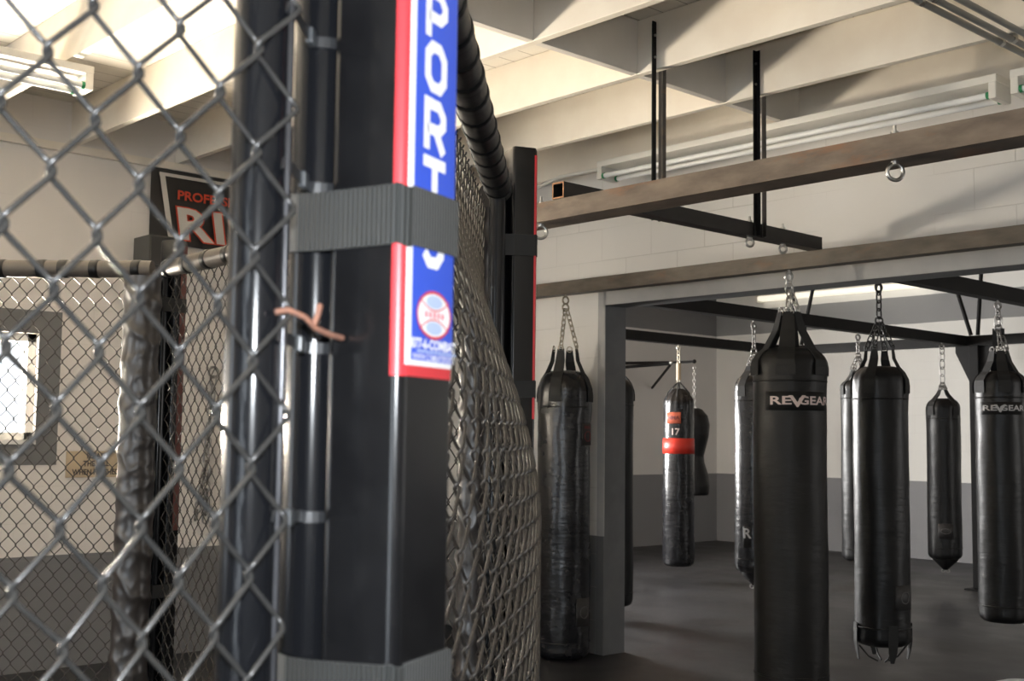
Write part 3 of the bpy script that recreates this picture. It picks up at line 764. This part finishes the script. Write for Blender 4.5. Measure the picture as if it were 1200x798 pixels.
def place(m, o, du, nrm):
    """local (u, d, z) to the world: u along du, d along nrm"""
    o = V(o); m.v = [o + du*p.x + nrm*p.y + V((0, 0, p.z)) for p in m.v]; return m

def rail(parent, a, b_, mat, tapes, r=.034, z=HR, tape_w=.034, tmat='tape'):
    a = V((a.x, a.y, z)); b_ = V((b_.x, b_.y, z)); d = (b_-a).normalized(); a = a + d*.046; b_ = b_ - d*.046; L = (b_-a).length; n = int(L/.02)
    up = V((0, 0, 1)); sd = d.cross(up)
    def ring(t, extra=0): return a + d*t
    m = MB(); rs = []; pts = []
    for i in range(n+1):
        t = L*i/n; pts.append(a + d*t); rs.append(r*(1 + .05*fbm(t*9+z, a.x*3, 0)))
    m.tube(pts, r, 16, rs=rs); rl = m.build('top_rail', mat, parent)
    for t in tapes:
        m = MB(); m.tube([a + d*(t-tape_w/2), a + d*(t-tape_w/2), a + d*t, a + d*(t+tape_w/2)], r, 16, rs=[r*.96, r*1.07, r*1.075, r*1.07], cap=True); m.build('tape_band', tmat, rl)
    return rl

def panel(label, A, B, mb, mat, rail_mat, tapes, name='cage_fence_panel', frames=()):
    A = V(A); B = V(B); c = (A+B)/2
    r = root(name, (c.x, c.y, 0), label, 'fence panel', 'chain link panels of the cage')
    mb.build('wire_mesh', mat, r)
    rail(r, A, B, rail_mat, tapes)
    d = (B-A).normalized()
    m = MB(); m.tube([A + d*.06 + V((0, 0, .045)), B - d*.06 + V((0, 0, .045))], .021, 12); m.build('bottom_rail', 'pipe', r)
    for f in frames:
        m = MB(); m.tube([(f[0], f[1], .02), (f[0], f[1], HR-.01)], f[2], 20); m.build('frame_pipe', 'pipe', r)
    return r

# left panel, right in front of the lens (fence plane x = -.735)
def shear(u, d, z):
    y = .455 + u
    return (u + .068*(1.57-z)*min(1.0, -u/.18 if u < 0 else 0)*(1 if z > .9 else 0) + (.068*.67*min(1.0, -u/.18 if u < 0 else 0) if z <= .9 else 0), d, z)
mb = lattice(2.0, .05, HR-.02, .03, .0745, .0021, 1.568-.0745*21, shear=shear, nside=8, dep=.0032)
place(mb, (-.735, .455, 0), V((0, 1, 0)), V((1, 0, 0)))
pl = panel('chain link panel closest to the lens, filling the left side of the frame', V0, V1, mb, 'wire', 'rail_black', [.2+.12*i for i in range(15)], frames=((-.765, .4455, .0212), (-.765, -1.57, .0212)))
m = MB(); m.tube([(-.7395, .4535, .06), (-.7395, .4535, HR-.03)], .0028, 8); tb = m.build('tension_bar', 'bar', pl)
PX, PY = -.793, .515                       # pole of the big foreground post
for i, z in enumerate((1.6386, 1.5224, 1.3974, 1.2684, 1.08, .95, .78, .48, .3, 1.76, 1.89)):
    e0 = V((-.7375, .448, z+.003)); e1 = V((-.7405, .457, z+.001)); e2 = V((PX+.0232*math.cos(-.9), PY+.0232*math.sin(-.9), z-.001))
    m = MB(); pts = [e0, e1, e2] + [V((PX+.0232*math.cos(t), PY+.0232*math.sin(t), z-.002)) for t in (-.7, -.5, -.3, -.1)]
    m.ribbon(pts, (0, 0, 1), .0085, .0014); tie = m.build('tie_strap', 'tie', pl)
    f = (.90, .70, .72, .40)[i % 4]; hp = e1 + (e2-e1)*f + V((.0022, -.0015, 0))
    m = MB(); m.obox(hp, (e2-e1).normalized(), V((.8, .6, 0)), V((0, 0, 1)), .0062, .003, .0062, .0012); m.build('tie_head', 'tie_block', tie)
m = MB(); m.tube([(-.733, .443, 1.416), (-.731, .452, 1.418), (-.731, .466, 1.414), (-.733, .476, 1.407), (-.737, .493, 1.403), (-.743, .507, 1.402)], .0024, 6)
m.tube([(-.731, .474, 1.409), (-.731, .477, 1.416), (-.733, .480, 1.424)], .0024, 6); m.build('wire_twist', 'copper', pl)

# right panel, seen almost edge on
D = (V2 - V1).normalized(); N = V((D.y, -D.x, 0)); L12 = (V2-V1).length
mb = lattice(L12-.14, .05, HR-.03, .0305, .0745, .0021, .045, nside=6)
for p in mb.v:                                     # years of bodies pushed the fabric outwards below chest height
    f = max(0.0, min(1.0, (1.86-p.z)/.68)); f = f*f*(3-2*f)
    p.y += .172*f*math.sin(PI*min(1, max(0, (L12-.14+p.x)/(L12-.14))))**.8
place(mb, V1 + D*(L12-.088) - N*.034, D, N)
pr = panel('chain link panel seen almost edge on between the two near posts', V1, V2, mb, 'wire_dark', 'rail_black', [.12+.115*i for i in range(17)])
for t in (.075, L12-.088):
    m = MB(); p = V1 + D*t; m.tube([(p.x, p.y, .02), (p.x, p.y, HR-.01)], .0212, 16); m.build('frame_pipe', 'pipe', pr)
# far panel between the far posts
D = (V3 - V2).normalized(); N = V((D.y, -D.x, 0)); L = (V3-V2).length
mb = lattice(L-.12, .05, HR-.03, .0305, .0745, .002, .03, nside=5); place(mb, V2 + D*(L-.06), D, N)
pf = panel('chain link panel on the far side of the cage, right of the crinkled post', V2, V3, mb, 'wire_dark', 'rail_tan', [L-.10-.165*i for i in range(11)])
# left far panel
D = (V4 - V3).normalized(); N = V((D.y, -D.x, 0)); L = (V4-V3).length
mb = lattice(L-.12, .05, HR-.03, .0305, .0745, .002, .03, nside=5); place(mb, V3 + D*(L-.06), D, N)
px = panel('chain link panel on the far side of the cage, left of the crinkled post', V3, V4, mb, 'wire_dark', 'rail_tan', [.10+.125*i if i % 3 else .06+.125*i for i in range(17)])

def sticker_strip(a_n, c, t, n, hw, hd, rad, z0, z1, segs, lip):
    pass
def pad_outline(hw, hd, rad, off=0, k=6):
    """plan of the padded box: a along the tangent, b outward; counter-clockwise"""
    P = []
    for (cx, cy, a0) in ((hw-rad, hd-rad, 0), (-(hw-rad), hd-rad, PI/2), (-(hw-rad), -(hd-rad), PI), (hw-rad, -(hd-rad), 1.5*PI)):
        for i in range(k+1):
            a = a0 + PI/2*i/k; P.append((cx + (rad+off)*math.cos(a), cy + (rad+off)*math.sin(a)))
    return P
def walk(P):
    s = [0]
    for (x0, y0), (x1, y1) in zip(P, P[1:]): s.append(s[-1] + math.hypot(x1-x0, y1-y0))
    return s
def strip_between(P, s, s0, s1):
    out = []
    def at(q):
        for i in range(len(s)-1):
            if s[i] <= q <= s[i+1]+1e-9:
                f = (q-s[i])/max(1e-9, s[i+1]-s[i]); return (P[i][0]+(P[i+1][0]-P[i][0])*f, P[i][1]+(P[i+1][1]-P[i][1])*f)
        return P[-1]
    out.append(at(s0)); out += [P[i] for i in range(len(s)) if s0+1e-5 < s[i] < s1-1e-5]; out.append(at(s1)); return out

HW, HD, RAD = .0415, .034, .009
ZTOP = 2.08
def post(label, P, ang, straps, pole=None, lip=.0115, ink='red', zlow=1.3735, sticker=True, inner=None, pad_shift=0, letters=False, first=False):
    n = V((math.cos(ang), math.sin(ang), 0)); t = V((-n.y, n.x, 0))
    r = root('cage_post', (P.x, P.y, 0), label, 'cage post', 'padded posts of the cage')
    q = pole or (P.x, P.y); m = MB(); m.tube([(q[0], q[1], 0), (q[0], q[1], HR+.02)], .0212, 20); m.build('pole', 'pipe', r)
    c = P + n*(.022 + HD)
    W = lambda a, b_, z: c + t*a + n*b_ + V((0, 0, z))
    O = pad_outline(HW, HD, RAD); k = len(O); m = MB()
    zs = [.25 + (ZTOP-.25-.008)*i/24 for i in range(25)]
    vs = [W(a, b_, z) for z in zs for a, b_ in O] + [W(a*.93, b_*.93, ZTOP) for a, b_ in O]
    m.add(vs, [(i*k+j, i*k+(j+1) % k, (i+1)*k+(j+1) % k, (i+1)*k+j) for i in range(25) for j in range(k)], True)
    m.add([W(a*.93, b_*.93, ZTOP) for a, b_ in O], [tuple(range(k))]); m.add([W(a, b_, .25) for a, b_ in O], [tuple(range(k))])
    pad = m.build('outer_pad', 'pad', r)
    if sticker:
        # outer face runs from the right corner (a=+) over to the left corner (a=-); lips wrap the corners
        Q = pad_outline(HW, HD, RAD, .0007, 8)[:18]; Q = [(HW+.0007, HD-lip)] + Q + [(-HW-.0007, HD-lip)]
        s = walk(Q); Lq = s[-1]; z0 = zlow; z1 = ZTOP-.02
        def sheet(s0, s1, q0, q1, lift=0):
            pp = strip_between(Q, s, s0, s1); m = MB(); vs = []
            for a, b_ in pp:
                f = 1 + lift/.04
                vs += [W(a*f, b_ + lift, q0), W(a*f, b_ + lift, q1)]
            m.add(vs, [(2*i, 2*i+2, 2*i+3, 2*i+1) for i in range(len(pp)-1)], True); return m
        m = sheet(.002, Lq-.002, z0, z1); st = m.build('sticker', ink, r)
        m = sheet(.004 if letters else lip+.002, Lq-.002-lip, z0+.0085, z1-.0085, .0004); m.build('white_border', 'white_ink', st)
        m = sheet(.0055 if letters else lip+.009, Lq-lip-.009, z0+.0125, z1-.0125, .0008); m.build('blue_field', 'blue', st)
        if letters:
            # block capitals stacked down the face
            bF = HD + .0007 + .0012
            ZL = lambda y: None
            def glyph(ch, zc, H=.0412, Wd=.0355, th=.0092):
                h, w = H/2-th/2, Wd/2-th/2; q = w*.55
                S = {'O': [[(-w+q, h), (w-q, h), (w, h-q), (w, -h+q), (w-q, -h), (-w+q, -h), (-w, -h+q), (-w, h-q), (-w+q, h)]],
                     'P': [[(-w, -h-th/2), (-w, h), (w-q, h), (w, h-q), (w, q*.3), (w-q, -q*.5), (-w, -q*.5)]],
                     'R': [[(-w, -h-th/2), (-w, h), (w-q, h), (w, h-q), (w, q*.3), (w-q, -q*.5), (-w, -q*.5)], [(0, -q*.5), (w, -h-th/2)]],
                     'T': [[(-w-th/2, h), (w+th/2, h)], [(0, h), (0, -h-th/2)]],
                     'S': [[(w, h-q), (w-q, h), (-w+q, h), (-w, h-q), (-w, q*.7), (-w+q, 0), (w-q, 0), (w, -q*.7), (w, -h+q), (w-q, -h), (-w+q, -h), (-w, -h+q)]]}[ch]
                m = MB()
                for li, ln in enumerate(S):
                    closed = len(ln) > 2 and ln[0] == ln[-1]; pts = [V((p[0], p[1], 0)) for p in ln]; kk = len(pts); vs = []
                    for i, p in enumerate(pts):
                        d0 = (p-pts[i-1]).normalized() if i else ((p-pts[-2]).normalized() if closed else None)
                        d1 = (pts[i+1]-p).normalized() if i < kk-1 else ((pts[1]-p).normalized() if closed else None)
                        d0 = d0 or d1; d1 = d1 or d0
                        tt = (d0+d1).normalized(); nn = V((-tt.y, tt.x, 0)); sc_ = 1/max(.5, nn.dot(V((-d0.y, d0.x, 0))))
                        vs += [p + nn*th/2*sc_, p - nn*th/2*sc_]
                    m.add([W(p.x + .0005, bF + .0003*li, zc + p.y) for p in vs], [(2*i, 2*i+1, 2*i+3, 2*i+2) for i in range(kk-1)])
                m.build('letter_' + ch.lower(), 'white_ink', st)
            for ch, zc in zip('SPORTS', (1.704, 1.6595, 1.6165, 1.5705, 1.5245, 1.4785)): glyph(ch, zc)
            # round seal: red ring, white disc, pale blue lobes and a red edged cross band
            def disc(nm, rx, rz, zc, ac, mat_, lift, ring=0):
                m = MB(); kk = 28; vs = []
                for i in range(kk):
                    a = 2*PI*i/kk; vs.append(W(ac + rx*math.cos(a), bF + lift, zc + rz*math.sin(a)))
                if ring:
                    for i in range(kk):
                        a = 2*PI*i/kk; vs.append(W(ac + (rx-ring)*math.cos(a), bF + lift, zc + (rz-ring)*math.sin(a)))
                    m.add(vs, [(i, (i+1) % kk, kk+(i+1) % kk, kk+i) for i in range(kk)])
                else: m.add(vs, [tuple(range(kk))])
                return m.build(nm, mat_, st)
            zc = 1.4220; ac = .0035
            disc('seal', .0265, .0178, zc, ac, 'white_ink', .0002); disc('seal_ring', .0275, .0188, zc, ac, 'red', .0004, .0022)
            for s_ in (-1, 1): disc('seal_lobe', .013, .0050, zc + s_*.0102, ac, 'pale_blue', .0005)
            m = MB()
            for s_ in (-1, 1):
                vs = []
                for i in range(13):
                    x = -.023 + .046*i/12; zz = zc + s_*(.0035 + .0085*(x/.023)**2)
                    vs += [W(ac+x, bF+.0007, zz-.0006), W(ac+x, bF+.0007, zz+.0006)]
                m.add(vs, [(2*i, 2*i+2, 2*i+3, 2*i+1) for i in range(12)])
            m.build('seal_curve', 'red', st)
            m = MB()
            for i, (x, wd) in enumerate(((.013, .004), (.0065, .004), (0, .004), (-.0065, .004), (-.013, .004))):
                m.add([W(ac+x-wd/2, bF+.0007, zc-.0022), W(ac+x+wd/2, bF+.0007, zc-.0022), W(ac+x+wd/2, bF+.0007, zc+.0022), W(ac+x-wd/2, bF+.0007, zc+.0022)], [(0, 1, 2, 3)])
            m.build('seal_band', 'red_soft', st)
            fnp = lambda zc: (lambda x, y, z: W(x+.005, bF+.0002, zc+y))
            map_text('lettering', '877-6-COMBAT', .0105, (lambda x, y, z: W(x+.0045, bF+.0002, 1.3985+y)), 'white_ink', st, sx=1.0, bold=.035)
            map_text('lettering', 'WWW.COMBATSPORTS', .0072, fnp(1.3885), 'white_ink', st, sx=.85, bold=.01)
            m = MB(); m.add([W(-.022, bF, 1.3925), W(.041, bF, 1.3925), W(.041, bF, 1.3940), W(-.022, bF, 1.3940)], [(0, 1, 2, 3)]); m.build('sticker_rule', 'pale_blue', st)
    # webbing straps round pad and pole
    for (z0, z1, ext) in straps:
        o2 = pad_outline(HW, HD, RAD, .0032, 5)
        pole = [(-.0245 + a*0, 0) for a in ()]
        loop = [p for p in o2 if p[1] > (HD-.02 if first else -HD+.012)] if not first else [(HW+.0065, -HD+.020), (HW+.0085, HD-.022), (HW+.0080, HD-.010), (HW+.0055, HD-.001), (HW-.002, HD+.0032)] + [p for p in o2 if p[1] > HD-.02 and p[0] < HW-.006]
        # right corner first; then wrap behind the pole(s)
        loop = [(HW+.0034, -HD+.004)] + loop + ([] if first else [(-HW-.0034, -HD+.004)]) + ext + [(HW*.6, -HD-.056)]
        m = MB(); kk = len(loop); vs = []; s = [0]
        for i in range(kk): 
            j = (i+1) % kk; s.append(s[-1] + math.hypot(loop[j][0]-loop[i][0], loop[j][1]-loop[i][1]))
        cxm = sum(p[0] for p in loop)/kk; cym = sum(p[1] for p in loop)/kk
        for i, (a, b_) in enumerate(loop):
            q = V((a-cxm, b_-cym, 0)).normalized()*.0022
            zz = .0015*math.sin(i*1.3)
            vs += [W(a, b_, z0+zz), W(a, b_, z1+zz), W(a-q.x, b_-q.y, z1+zz), W(a-q.x, b_-q.y, z0+zz)]
        fs = []
        for i in range(kk):
            j = (i+1) % kk
            for e in range(4): fs.append((i*4+e, j*4+e, j*4+(e+1) % 4, i*4+(e+1) % 4))
        m.add(vs, fs, False)
        me_o = m.build('strap', 'strap' if first else 'strap_black', r)
        me = me_o.data; uvl = me.uv_layers.new()
        for lp in me.loops:
            i = lp.vertex_index // 4; uvl.data[lp.index].uv = (s[i]*12, me.vertices[lp.vertex_index].co.z*12)
        for pg in me.polygons:            # last segment closes the loop
            ids = [me.loops[l].vertex_index//4 for l in pg.loop_indices]
            if max(ids) == kk-1 and min(ids) == 0:
                for l in pg.loop_indices:
                    if me.loops[l].vertex_index//4 == 0: uvl.data[l].uv[0] = s[kk]*12
    if inner:
        off, R = inner
        ic = P - n*off; nz = 190; na = 72; m = MB(); sd = P.x*3
        def dent(a, z, rr):
            q = noise.noise(V((math.cos(a)*.9, math.sin(a)*.9 + sd, z*2.6)))
            f = z*2*PI/.155 + 2.7*math.sin(a + 1.1) + 2.6*q
            k1 = 1 - abs(math.sin(f/2)); k1 = k1*k1
            f2 = z*2*PI/.085 - 2.1*math.sin(a + .3) + 3.0*noise.noise(V((math.cos(a)*1.3, math.sin(a)*1.3, z*3.3 + sd)))
            k2 = 1 - abs(math.sin(f2/2)); k2 = k2*k2
            g = .5 + .5*noise.noise(V((math.cos(a)*1.1 + 7, math.sin(a)*1.1, z*3.1 + sd)))
            return k1*.013*g + k2*.006*(1-g) - .005
        prof = [(.08 + (HR-.125)*i/nz, R) for i in range(nz+1)]
        m.lathe(prof, na, (ic.x, ic.y, 0), dent=dent); m.build('inner_pad', 'crinkle', r)
    return r
# plan angles: the outward normals bisect neighbouring panels
p1_ext = [(-.0447, -.040), (-.0445, -.060), (-.038, -.076), (-.020, -.0855)]
post('big black padded post in the foreground with the blue lettered sticker', V1, math.radians(22.5), [(1.471, 1.5165, p1_ext), (1.118, 1.163, p1_ext), (1.80, 1.845, p1_ext), (.60, .645, p1_ext)], pole=(PX, PY), letters=True, first=True)
p2_ext = [(-HW*.6, -HD-.05)]
post('black padded post behind the edge-on mesh, red sticker edge facing the bags', V2, math.radians(67.5), [(1.795, 1.85, p2_ext), (1.428, 1.472, p2_ext), (.7, .75, p2_ext)], inner=(.060, .045))
post('crinkled vinyl padded post across the cage, under the joint of two rails', V3, math.radians(112.5), [(1.795, 1.85, p2_ext), (.7, .75, p2_ext)], lip=.042, ink='wood', zlow=.95, inner=(.113, .072))

# ------------------------------------------------------------------ left wall furniture
X0 = XL + .012
bn = root('wall_banner', (X0, 4.2, 2.46), 'black fight gear banner on the left wall, red and white lettering', 'banner')
y0, y1, z0, z1 = 3.15, 5.28, 2.46, 2.94
m = MB(); n = 40; vs = []
for i in range(n+1):
    y = y0 + (y1-y0)*i/n; dx = .010 + .008*math.sin(i*.55)
    vs += [(X0+dx, y + (.10*0), z0+.006*math.sin(i*.4)), (X0+dx*.6, y, z1)]
vs2 = [(p[0]-.002, p[1], p[2]) for p in vs]
m.add(vs, [(2*i, 2*i+2, 2*i+3, 2*i+1) for i in range(n)], True); m.add(vs2, [(2*i, 2*i+2, 2*i+3, 2*i+1) for i in range(n)], True)
m.build('sheet', 'banner', bn)
xb = X0 + .024
m = MB()
m.box(xb, xb+.001, y0+.045, y1-.045, z1-.062, z1-.042)
m.add([(xb, y0+.045, z1-.045), (xb, y0+.080, z1-.045), (xb, y0+.16, z0), (xb, y0+.125, z0)], [(0, 1, 2, 3)])
m.build('border_line', 'banner_white', bn)
fnw = lambda yc, zc, lift=0: (lambda x, y, z: V((xb+.001+lift, yc + x, zc + y)))
map_text('lettering', 'PROFESSIONAL', .078, fnw(3.315, 2.772), 'banner_red', bn, sx=1.15, bold=.03, align='LEFT')
map_text('logo_outline', 'RINGSIDE', .265, lambda x, y, z: V((xb+.001, 3.33 + x, 2.590 + y)), 'banner_red', bn, sx=1.38, bold=.058, align='LEFT', space=1.12, shear=-.12)
map_text('logo', 'RINGSIDE', .265, lambda x, y, z: V((xb+.003, 3.33 + x, 2.590 + y)), 'banner_white', bn, sx=1.38, bold=.030, align='LEFT', space=1.12, shear=-.12)
# loudspeaker under the banner
sp = root('wall_speaker', (XL+.13, 3.13, 2.30), 'charcoal box speaker on the left wall under the banner corner', 'speaker')
m = MB(); m.rbox(XL+.03, XL+.24, 3.05, 3.25, 2.29, 2.475, .006); m.build('cabinet', 'speaker', sp)
m = MB(); m.rbox(XL+.24, XL+.248, 3.06, 3.24, 2.30, 2.465, .002); m.build('grille', 'grille', sp)
m = MB(); m.box(XL, XL+.035, 3.12, 3.18, 2.34, 2.42); m.build('bracket', 'black_steel', sp)
# tan notice board
sg = root('wall_sign', (XL, 2.87, 1.055), 'small tan notice on the left wall beside the crinkled post', 'sign')
m = MB(); m.rbox(XL, XL+.012, 2.71, 3.06, 1.062, 1.213, .003); m.build('board', 'tan', sg)
for t, z in (('PLEASE', 1.185), ('THE BELL', 1.140), ('WHEN FINISHED', 1.092)):
    map_text('lettering', t, .043, (lambda zc: (lambda x, y, zz: V((XL+.0132, 2.885 + x, zc + y))))(z), 'sign_ink', sg, sx=.86, bold=.035)
# chain hanging on the left wall
ch = root('wall_chain', (XL+.03, 3.58, .80), 'loose chain hanging on a hook on the left wall behind the far mesh', 'chain')
m = MB(); m.torus((XL+.035, 3.60, 1.70), (1, 0, 0), .032, .007); m.tube([(XL, 3.60, 1.735), (XL+.035, 3.60, 1.735)], .006, 6); m.build('hook', 'dull_zinc', ch)
m = MB(); m.chain((XL+.035, 3.60, 1.67), (XL+.035, 3.565, 1.10), .065, .034, .0062); m.chain((XL+.035, 3.565, 1.10), (XL+.035, 3.51, .80), .065, .034, .0062)
m.chain((XL+.04, 3.575, 1.12), (XL+.04, 3.575, .78), .065, .034, .0062); m.build('chain', 'dull_zinc', ch)

# pale ball just inside the lower right corner
m = MB(); m.sphere((-1.787, 3.953, .2745), .2735, 40, 26); solo('exercise_ball', m, 'ball', 'pale round ball top peeking in at the lower right corner', 'ball')

# ------------------------------------------------------------------ light
def area(name, loc, target, sx, sy, power, col, spread=PI):
    l = bpy.data.lights.new(name, 'AREA'); l.shape = 'RECTANGLE'; l.size = sx; l.size_y = sy; l.energy = power; l.color = col; l.spread = spread
    o = bpy.data.objects.new(name, l); C.objects.link(o); o.location = loc
    d = V(target) - V(loc); o.rotation_euler = d.to_track_quat('-Z', 'Y').to_euler(); return o
WARM = (1, .89, .73); COOL = (.80, .90, 1.0)
# daylight just outside each window, partly thrown up off the bright yard
for y0, y1, z0, z1 in WIN:
    yc = (y0+y1)/2
    area('daylight_window', (XL-.95, yc, .98), (XL-.0, yc, 1.33), 1.4, .95, 1060, WARM)
for x0, x1, z0, z1 in FRONT:
    area('daylight_front', ((x0+x1)/2, YF-.35, (z0+z1)/2), ((x0+x1)/2, 0, 1.3), x1-x0, z1-z0, 30 if x0 < -2 else 80, COOL)
y0, y1, z0, z1 = BWIN[0]
area('daylight_back', (XB-.32, (y0+y1)/2, (z0+z1)/2), (0, (y0+y1)/2+1.2, 1.5), y1-y0, z1-z0, 460, (1, .985, .96))
# added fill lamp for the far wall, out of view at the back room's right
area('fill_back_right', (XR-.1, 9.0, 1.7), (-6, 9.5, 1.7), 2.6, 2.2, 50, (1, .98, .95))
# the pop-up flash of the photographer's camera, just above the lens: it draws the thin highlights on pipes and wire knots
l = bpy.data.lights.new('camera_flash', 'POINT'); l.energy = 42; l.shadow_soft_size = .022; l.color = (.90, .95, 1)
o = bpy.data.objects.new('camera_flash', l); C.objects.link(o); o.location = CAM + V((-.012, .012, .115))
w = bpy.data.worlds.new('sky'); sc.world = w; w.use_nodes = True
bg = w.node_tree.nodes['Background']; bg.inputs[0].default_value = (.92, .96, 1, 1); bg.inputs[1].default_value = 1.6

# ------------------------------------------------------------------ camera
cam = bpy.data.cameras.new('camera'); co = bpy.data.objects.new('camera', cam); C.objects.link(co)
yaw, pit, rol = math.radians(47.50), math.radians(4.604), math.radians(.716)
fw = V((-math.sin(yaw)*math.cos(pit), math.cos(yaw)*math.cos(pit), math.sin(pit)))
rt_ = V((math.cos(yaw), math.sin(yaw), 0)); up = rt_.cross(fw)
rr = rt_*math.cos(rol) + up*math.sin(rol); uu = -rt_*math.sin(rol) + up*math.cos(rol)
mt = Matrix((rr, uu, -fw)).transposed().to_4x4(); mt.translation = CAM; co.matrix_world = mt
cam.sensor_width = 23.5; cam.lens = 1388.8/1200*23.5; cam.clip_start = .02
cam.dof.use_dof = True; cam.dof.focus_distance = 3.6; cam.dof.aperture_fstop = 6.3; cam.dof.aperture_blades = 7
sc.camera = co
sc.view_settings.view_transform = 'Standard'; sc.view_settings.look = 'None'; sc.view_settings.gamma = 1
sc.view_settings.use_curve_mapping = False; sc.view_settings.exposure = 0.83
sc.cycles.max_bounces = 10; sc.cycles.diffuse_bounces = 5; sc.cycles.glossy_bounces = 4; sc.cycles.transparent_max_bounces = 12
sc.cycles.use_denoising = True
sc.cycles.sample_clamp_indirect = 6
